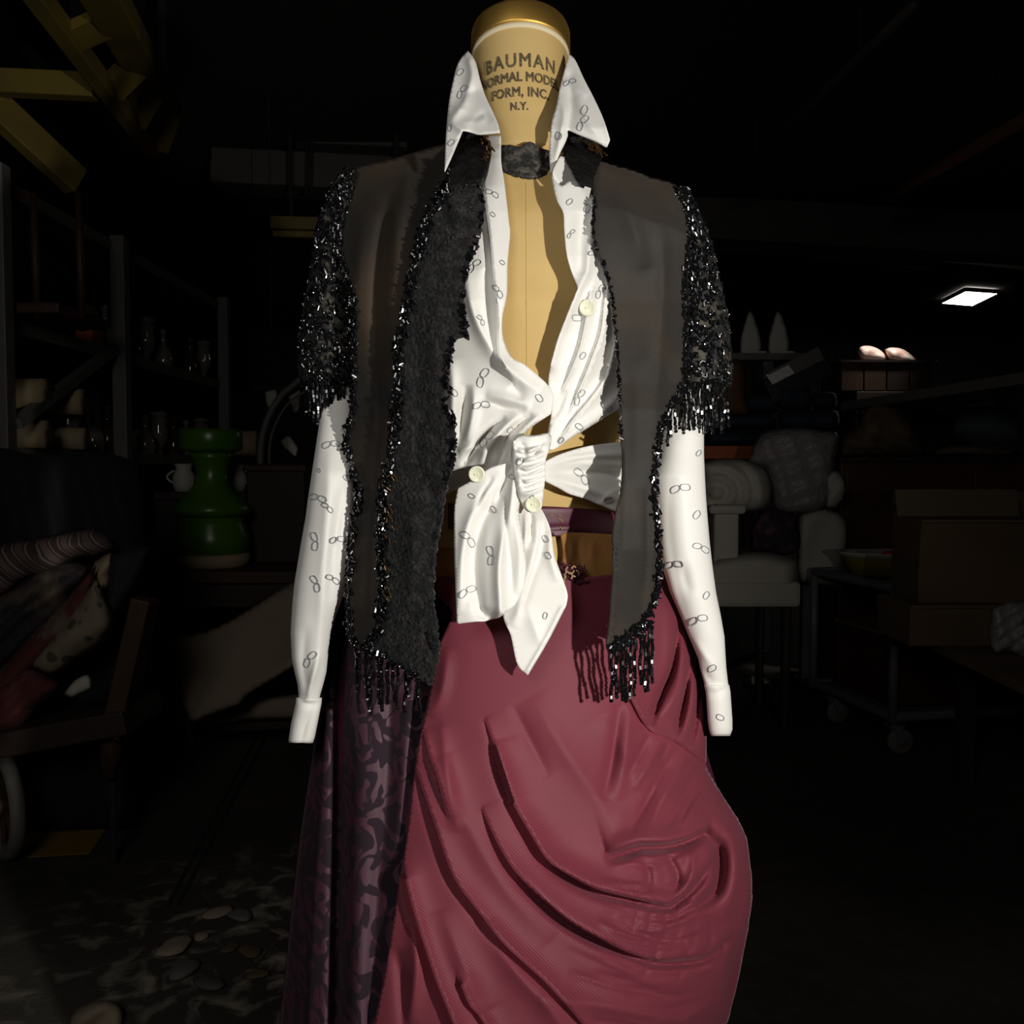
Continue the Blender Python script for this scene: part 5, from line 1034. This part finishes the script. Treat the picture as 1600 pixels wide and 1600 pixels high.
for q in (qs[3]+Vector((.12, .2, 0)), Vector((xat(1370, 5.1), yw(5.14), 0))): bm = bmesh.new(); bx(bm, (q.x, q.y, .728), (.05, .05, 1.455)); from_bm('leg', bm, M['dark'], sl)
# red cabinet
KZ = zat(714, 4.55)
rc = empty('red_cabinet', (xat(1480, 4.7), yw(4.86), 0), 'large reddish brown cabinet behind the cardboard boxes', 'cabinet')
xa, xb = xat(1323, 4.55), xat(1323, 4.55)+1.25
bm = bmesh.new(); bx(bm, ((xa+xb)/2, yw(4.86), KZ/2), (xb-xa, .46, KZ-.03)); from_bm('carcass', bm, M['wood_red'], rc, bevel=.006)
bm = bmesh.new(); bx(bm, ((xa+xb)/2, yw(4.855), KZ-.012), (xb-xa+.03, .5, .026)); from_bm('top', bm, M['wood_dark'], rc, bevel=.006)
for i in range(2):
    bm = bmesh.new(); bx(bm, (xa+(xb-xa)*(.25+.5*i), yw(4.62), KZ*.52), ((xb-xa)/2-.04, .022, KZ*.86)); dr = from_bm('door', bm, M['wood_red'], rc, bevel=.005)
    bm = bmesh.new(); lathe(bm, [(.001, 0), (.012, 0), (.014, .012), (.001, .02)], (xa+(xb-xa)*(.47+.06*i), yw(4.61), KZ*.55), 12, Euler((PI/2, 0, 0)).to_matrix()); from_bm('knob', bm, M['brass'], dr)
sk = puff('sack', outline([(1312, 712), (1318, 680), (1338, 668), (1352, 640), (1380, 625), (1404, 632), (1420, 655), (1440, 690), (1448, 712)], [(1448, 712), (1312, 712)]), 4.72, .12, 34, M['sack'], None, 6, lambda v: .022*np.sin(v[:, 0]*.09+2*np.sin(v[:, 1]*.05))*np.sin(v[:, 1]*.11)); tag(sk, 'lumpy brown sack on top of the red cabinet', 'sack')
sk2 = puff('burlap_cloth', outline([(1448, 712), (1470, 700), (1500, 695), (1560, 700), (1610, 705)], [(1610, 705), (1620, 712), (1448, 712)]), 4.6, .05, 8, M['sack'], None, 6); tag(sk2, 'flat burlap cloth under the stacked plates', 'cloth')
pc = W(1540, 672, 4.62); pz = KZ+.03
for i in range(8):
    R = Euler((-.25, .28, 0)).to_matrix(); ax = R @ Vector((0, 0, 1))
    o = empty('plate', Vector((pc.x, pc.y, KZ+.085))+ax*(.014*i), 'blue grey plate in the tilted stack on the red cabinet', 'plate', 'plates stacked on the red cabinet')
    bm = bmesh.new(); lathe(bm, [(.001, 0), (.08, 0), (.145, .016), (.147, .018), (.14, .019), (.08, .005), (.001, .005)], (0, 0, 0), 32, R); me = bpy.data.meshes.new('dish'); bmesh.ops.recalc_face_normals(bm, faces=bm.faces[:]); bm.to_mesh(me); bm.free(); lk = link('dish', me, M['ceramic']); lk.parent = o
    o['label'] = 'blue grey plate in the tilted stack, '+['lowest of all', 'second from the bottom', 'third from the bottom', 'fourth from the bottom', 'fifth from the bottom', 'sixth from the bottom', 'just under the top plate', 'topmost of all'][i]
# sofa with bedding
sf = empty('white_sofa', (xat(1190, 4.1), yw(4.35), 0), 'white upholstered sofa heaped with pale bedding, behind right sleeve', 'sofa')
sz = zat(870, 4.05); sb = zat(945, 4.05)
bm = bmesh.new(); bx(bm, (xat(1150, 4.2), yw(4.35), (sz+sb)/2-.06), (.50, .62, .11)); from_bm('base', bm, M['white_fab'], sf, bevel=.02)
puff('seat_cushion', outline([(1095, 878), (1130, 868), (1180, 862), (1225, 868), (1246, 880), (1244, 915), (1236, 942)], [(1236, 942), (1180, 946), (1095, 946)], [(1095, 946), (1095, 878)]), 4.25, .2, 18, M['white_fab'], sf, 7, back=1.0)
puff('backrest', outline([(1248, 800), (1290, 794), (1322, 812), (1324, 860), (1318, 918)], [(1318, 918), (1248, 912)], [(1248, 912), (1244, 850), (1248, 800)]), 4.55, .08, 16, M['white_fab'], sf, 7, wav(.05, .04, .015))
bm = bmesh.new(); bx(bm, (xat(1135, 4.15), yw(4.3), (zat(792, 4.1)+zat(885, 4.1))/2), (.11, .34, zat(792, 4.1)-zat(885, 4.1)+.02)); bx(bm, (xat(1138, 4.1), yw(4.12), zat(797, 4.05)), (.16, .05, .04)); from_bm('armrest', bm, M['white_fab'], sf, bevel=.015)
for x in (1118, 1228):
    for dd in (4.12, 4.55):
        bm = bmesh.new(); tube(bm, [(xat(x, 4.15), yw(dd), 0), (xat(x, 4.15), yw(dd), sz-.2)], [.018, .026], 10); from_bm('leg', bm, M['wood_dark'], sf)
tag(puff('rolled_blanket', outline([(1095, 722), (1130, 716), (1170, 720), (1196, 735), (1205, 765), (1198, 792), (1170, 800), (1095, 800)], [(1095, 800), (1095, 722)]), 4.3, .14, 30, M['white_fab'], None, 6, lambda v: .016*np.sin(np.hypot(v[:, 0]-1120, (v[:, 1]-770)*1.1)*.30)), 'thick rolled white blanket resting on the sofa arm', 'blanket')
tag(puff('dark_cushion', outline([(1172, 862), (1175, 825), (1190, 800), (1215, 796), (1240, 806), (1250, 835), (1246, 862), (1210, 868), (1172, 862)],), 4.30, .07, 24, M['floral'], None, 6), 'dark floral cushion leaning in the corner of the white sofa', 'cushion')
tag(puff('plastic_bag', outline([(1168, 722), (1180, 690), (1195, 674), (1240, 668), (1285, 672), (1308, 680), (1306, 715), (1298, 760), (1290, 790), (1250, 802), (1212, 798), (1204, 765), (1196, 735)], [(1196, 735), (1168, 722)]), 4.45, .10, 26, M['plastic'], None, 6, lambda v: .016*np.sin(v[:, 0]*.11+v[:, 1]*.08)*np.sin(v[:, 1]*.13-v[:, 0]*.05)), 'grey translucent plastic bag of bedding above the sofa', 'bag')
tag(puff('white_scrunch', outline([(1290, 745), (1304, 735), (1318, 745), (1322, 770), (1308, 792), (1290, 795)],[(1290, 795), (1290, 745)]), 4.4, .05, 12, M['white_fab'], None, 5, wav(.2, .2, .008)), 'crumpled white cloth below the plastic bag', 'cloth')
# ------------------------------------------------------------------ trolley
tl = empty('trolley', (1.95, yw(4.05), 0), 'grey tubular trolley on casters carrying crates', 'trolley')
Lp = Vector((xat(1275, 4.35), yw(4.35), 0)); Rp = Vector((xat(1402, 3.74), yw(3.74), 0)); ex = Vector(((Rp-Lp).y, -(Rp-Lp).x, 0)).normalized(); ex = -ex if ex.x < 0 else ex; LEN = .9
ZB, ZT = .155, .672
cor = [Lp, Rp, Rp+ex*LEN, Lp+ex*LEN]
for c in cor:
    bm = bmesh.new(); tube(bm, [c+Vector((0, 0, ZB-.02)), c+Vector((0, 0, ZT+.01))], .018, 14); from_bm('post', bm, M['dolly_grey'], tl, smooth=True)
for zz_, nm in ((ZB, 'lower_deck'), (ZT, 'upper_deck')):
    bm = bmesh.new()
    for i in range(4): tube(bm, [cor[i]+Vector((0, 0, zz_)), cor[(i+1) % 4]+Vector((0, 0, zz_))], .02, 10)
    v = [bm.verts.new(c+Vector((0, 0, zz_+s))) for s in (-.006, .006) for c in cor]
    bm.faces.new(v[:4]); bm.faces.new(v[4:][::-1])
    for i in range(4): bm.faces.new((v[i], v[(i+1) % 4], v[(i+1) % 4+4], v[i+4]))
    from_bm(nm, bm, M['dolly_grey'], tl)
def caster(c, a):
    bm = bmesh.new(); tube(bm, [c+Vector((0, 0, .10)), c+Vector((0, 0, ZB-.005))], .014, 10); u = Vector((math.cos(a), math.sin(a), 0)); w = Vector((-u.y, u.x, 0))
    for s in (-1, 1): bar(bm, c+w*.026*s+Vector((0, 0, .115)), c+w*.026*s+u*.025+Vector((0, 0, .05)), .03, .006, up=tuple(w))
    bx(bm, c+Vector((0, 0, .117)), (.06, .06, .008), a); ck = from_bm('caster', bm, M['dolly_grey'], tl)
    R = Matrix((u, Vector((0, 0, 1)), w)).transposed(); bm = bmesh.new(); lathe(bm, [(.001, -.013), (.018, -.013), (.02, -.010), (.042, -.014), (.051, -.010), (.052, 0), (.051, .010), (.042, .014), (.02, .010), (.018, .013), (.001, .013)], c+u*.025+Vector((0, 0, .0525)), 28, R.to_3x3())
    from_bm('caster_wheel', bm, M['rubber'], ck, smooth=True)
caster(Lp.lerp(Rp, .22)+ex*.02, .25); caster(Rp+ex*.02+(Lp-Rp)*.03, .05); caster(Rp+ex*(LEN-.05), .6); caster(Lp+ex*(LEN-.05), .2)
dv = (Rp-Lp).normalized(); yaw = math.atan2(dv.y, dv.x)
def crate(o0, ln, wd, z0, z1, label, lid=True):
    c = o0; o = empty('box', c+Vector((0, 0, z0)), label, 'box', 'brown boxes on the trolley')
    bm = bmesh.new(); bx(bm, c+Vector((0, 0, (z0+z1)/2)), (ln, wd, z1-z0), yaw); from_bm('carcass', bm, M['wood_red'], o, bevel=.004)
    bm = bmesh.new(); bx(bm, c+Vector((0, 0, z1+.006)), (ln+.012, wd+.012, .012), yaw); from_bm('lid', bm, M['wood_top'], o, bevel=.002)
    for s in (-1, 1): bm = bmesh.new(); bx(bm, c+ex*(-wd/2-.004)+dv*(s*ln*.46)+Vector((0, 0, (z0+z1)/2)), (.03, .008, z1-z0), yaw); from_bm('corner_batten', bm, M['wood'], o)
mid = Lp.lerp(Rp, .52)
crate(mid+ex*.23, .46, .34, ZB+.024, .455, 'reddish brown lidded box at the left end of the trolley')
crate(Lp.lerp(Rp, .60)+ex*.62, .40, .34, ZB+.024, .415, 'dark brown lidded box at the right of the lower deck')
# tray with red things
ty = empty('oval_tray', (xat(1385, 4.0), yw(4.02), ZT+.02), 'oval tray with yellow side on the trolley holding red things', 'tray')
c = Vector((xat(1400, 4.02), yw(4.05), ZT+.021)); zt = zat(872, 4.0)
bm = bmesh.new()
def oval(bm, a, b, z, n=48): return [bm.verts.new(c+Vector((a*math.cos(2*PI*k/n), b*math.sin(2*PI*k/n), z))) for k in range(n)]
def loops(bm, rings):
    for i in range(len(rings)-1):
        n = len(rings[i])
        for k in range(n): bm.faces.new((rings[i][k], rings[i][(k+1) % n], rings[i+1][(k+1) % n], rings[i+1][k]))
r_ = [oval(bm, .17, .10, 0), oval(bm, .215, .14, .085)]; loops(bm, r_); bm.faces.new(r_[0][::-1]); from_bm('tray_side', bm, M['tray_side'], ty, smooth=True)
bm = bmesh.new(); r_ = [oval(bm, .213, .138, .080), oval(bm, .235, .155, .094), oval(bm, .238, .158, .10), oval(bm, .21, .135, .098), oval(bm, .18, .11, .062)]; loops(bm, r_); bm.faces.new(r_[-1]); from_bm('rim', bm, M['tray'], ty, smooth=True)
for i in range(7):
    a_ = i*2.1; bm = bmesh.new(); bmesh.ops.create_icosphere(bm, subdivisions=2, radius=.024)
    for v in bm.verts: v.co.z *= .8; v.co.x *= 1.15
    o = from_bm('red_fruit', bm, M['red'], smooth=True); r0 = .06 if i else 0
    o.location = c+Vector((.03+r0*math.cos(a_)*1.2, -.02+r0*math.sin(a_)*.75, .082)); tag(o, 'small shiny red fruit lying in the oval tray', 'fruit', 'red fruit in the oval tray')
# plywood table and cartons
pt_z = .565
tb = empty('plywood_table', (1.95, yw(2.95), 0), 'low plywood table carrying cardboard cartons at right edge', 'table')
bm = bmesh.new(); q = [W(1420, 982, 3.45), W(1600, 1066, 2.5)]
v0 = [Vector((1.425, yw(3.42), pt_z)), Vector((1.375, yw(2.3), pt_z)), Vector((2.4, yw(2.3), pt_z)), Vector((2.45, yw(3.42), pt_z))]
me = bpy.data.meshes.new('tabletop'); vv0 = [tuple(v+Vector((0, 0, -.03))) for v in v0]+[tuple(v) for v in v0]
me.from_pydata(vv0, [], [(3, 2, 1, 0), (4, 5, 6, 7)]+[(i, (i+1) % 4, (i+1) % 4+4, i+4) for i in range(4)]); bm.from_mesh(me); from_bm('tabletop', bm, M['card'], tb, bevel=.003)
for x, dd in ((1.62, 3.35), (2.3, 3.35), (2.3, 2.4)):
    bm = bmesh.new(); bx(bm, (x, yw(dd), (pt_z-.03)/2), (.05, .05, pt_z-.03)); from_bm('leg', bm, M['dark'], tb)
def carton(name, x0, x1, d0, d1, z0, z1, label, flaps=False, m='card', rz=0):
    o = empty(name, ((x0+x1)/2, yw((d0+d1)/2), z0), label, 'box', 'cardboard cartons on the plywood table')
    c = Vector(((x0+x1)/2, yw((d0+d1)/2), (z0+z1)/2)); bm = bmesh.new(); bx(bm, c, (x1-x0, d1-d0, z1-z0), rz)
    for v in bm.verts: v.co += Vector((rr.uniform(-.008, .008), rr.uniform(-.006, .006), 0))
    bmesh.ops.subdivide_edges(bm, edges=bm.edges[:], cuts=4, use_grid_fill=True)
    for v in bm.verts: v.co += Vector((0, .004*math.sin(v.co.x*14+v.co.z*9), 0))
    from_bm('carton', bm, M[m], o, bevel=.002)
    bm = bmesh.new(); bx(bm, (c.x, yw(d0)-.006, z0+(z1-z0)*.98), (x1-x0, .004, .006), rz); from_bm('seam', bm, M['card_in'], o)
    if flaps:
        bm = bmesh.new(); bx(bm, (c.x-.08, yw(d1)-.01, z1+.045), ((x1-x0)*.7, .006, .10), rz, -.25); bx(bm, (x1-.02, c.y, z1+.012), (.16, d1-d0, .006), rz, 0, .2); from_bm('flap', bm, M['card_in'], o)
    return o
carton('cardboard_carton', xat(1424, 3.1), xat(1424, 3.1)+.55, 3.08, 3.36, pt_z+.001, .70, 'flattened lower carton at the table corner, under the big one', m='card')
carton('cardboard_carton', xat(1443, 3.12), xat(1443, 3.12)+.62, 3.12, 3.38, .702, zat(812, 3.12), 'big brown cardboard carton at the right edge', True)
carton('cardboard_carton', xat(1445, 3.6), xat(1445, 3.6)+.6, 3.6, 3.9, ZT+.022, zat(768, 3.6), 'paler carton standing behind the big one on the trolley', False, 'card_in')
tag(puff('crumpled_plastic', outline([(1548, 950), (1575, 940), (1620, 935)], [(1620, 935), (1625, 1040)], [(1625, 1040), (1600, 1030), (1575, 1018), (1552, 1022), (1545, 990), (1548, 950)]), 2.95, .05, 16, M['plastic'], None, 5, lambda v: .014*np.sin(v[:, 0]*.2+v[:, 1]*.12)*np.sin(v[:, 1]*.17)), 'crumpled white plastic on the plywood table edge', 'plastic sheet')
for i, (px, py, lab) in enumerate(((1180, 1060, 'pale scrap of paper on the floor behind the right cuff'), (1232, 1052, 'grey scrap on the floor near the trolley foot'))):
    o = puff('floor_scrap', outline([(px-22, py+8), (px-8, py-4), (px+12, py-2), (px+24, py+7), (px, py+12), (px-22, py+8)], k=3), 1.15*FPX/(py+12-731), .02, 6, M['foam' if i == 0 else 'grey_board'], None, 4); tag(o, lab, 'scrap', 'scraps on the floor')
tag(puff('floor_chip', outline([(1452, 1538), (1459, 1532), (1466, 1538), (1460, 1543), (1452, 1538)], k=3), 1.15*FPX/(1542-731), .006, 3, M['foam'], None, 2), 'tiny pale chip lying alone on the floor at lower right', 'chip')
# ================================================================== LIGHT
def aim(o, t): o.rotation_euler = (Vector(t)-o.location).to_track_quat('-Z', 'Y').to_euler()
sp = bpy.data.lights.new('work_lamp', 'SPOT'); so = bpy.data.objects.new('work_lamp', sp); COL.objects.link(so)
so.location = (.66, -1.22, 1.16); aim(so, (.03, 0, 1.12)); sp.energy = 66; sp.spot_size = math.radians(90); sp.spot_blend = 1; sp.shadow_soft_size = .018; sp.color = (1, .965, .9)
al = bpy.data.lights.new('left_fill', 'AREA'); ao = bpy.data.objects.new('left_fill', al); COL.objects.link(ao)  # unseen soft fill added behind the camera, brightens the left side and background
ao.location = (-.6, -1.75, 1.95); aim(ao, (-.55, 2.2, .75)); al.energy = 9; al.size = .7; al.color = (1, .97, .93)
lp = bpy.data.lights.new('aisle_lamp', 'SPOT'); lo = bpy.data.objects.new('aisle_lamp', lp); COL.objects.link(lo)
lo.location = (2.3, 3.86, 2.72); aim(lo, (2.0, 4.2, 1.68)); lp.energy = 75; lp.spot_size = math.radians(30); lp.spot_blend = 1; lp.shadow_soft_size = .05; lp.color = (1, .93, .86)
w = bpy.data.worlds.new('world'); SC.world = w; w.use_nodes = True
w.node_tree.nodes['Background'].inputs['Color'].default_value = (1, .9, .8, 1); w.node_tree.nodes['Background'].inputs['Strength'].default_value = .0015
SC.view_settings.view_transform = 'Standard'; SC.view_settings.look = 'None'; SC.view_settings.gamma = 1; SC.view_settings.exposure = 0
SC.view_settings.use_curve_mapping = False
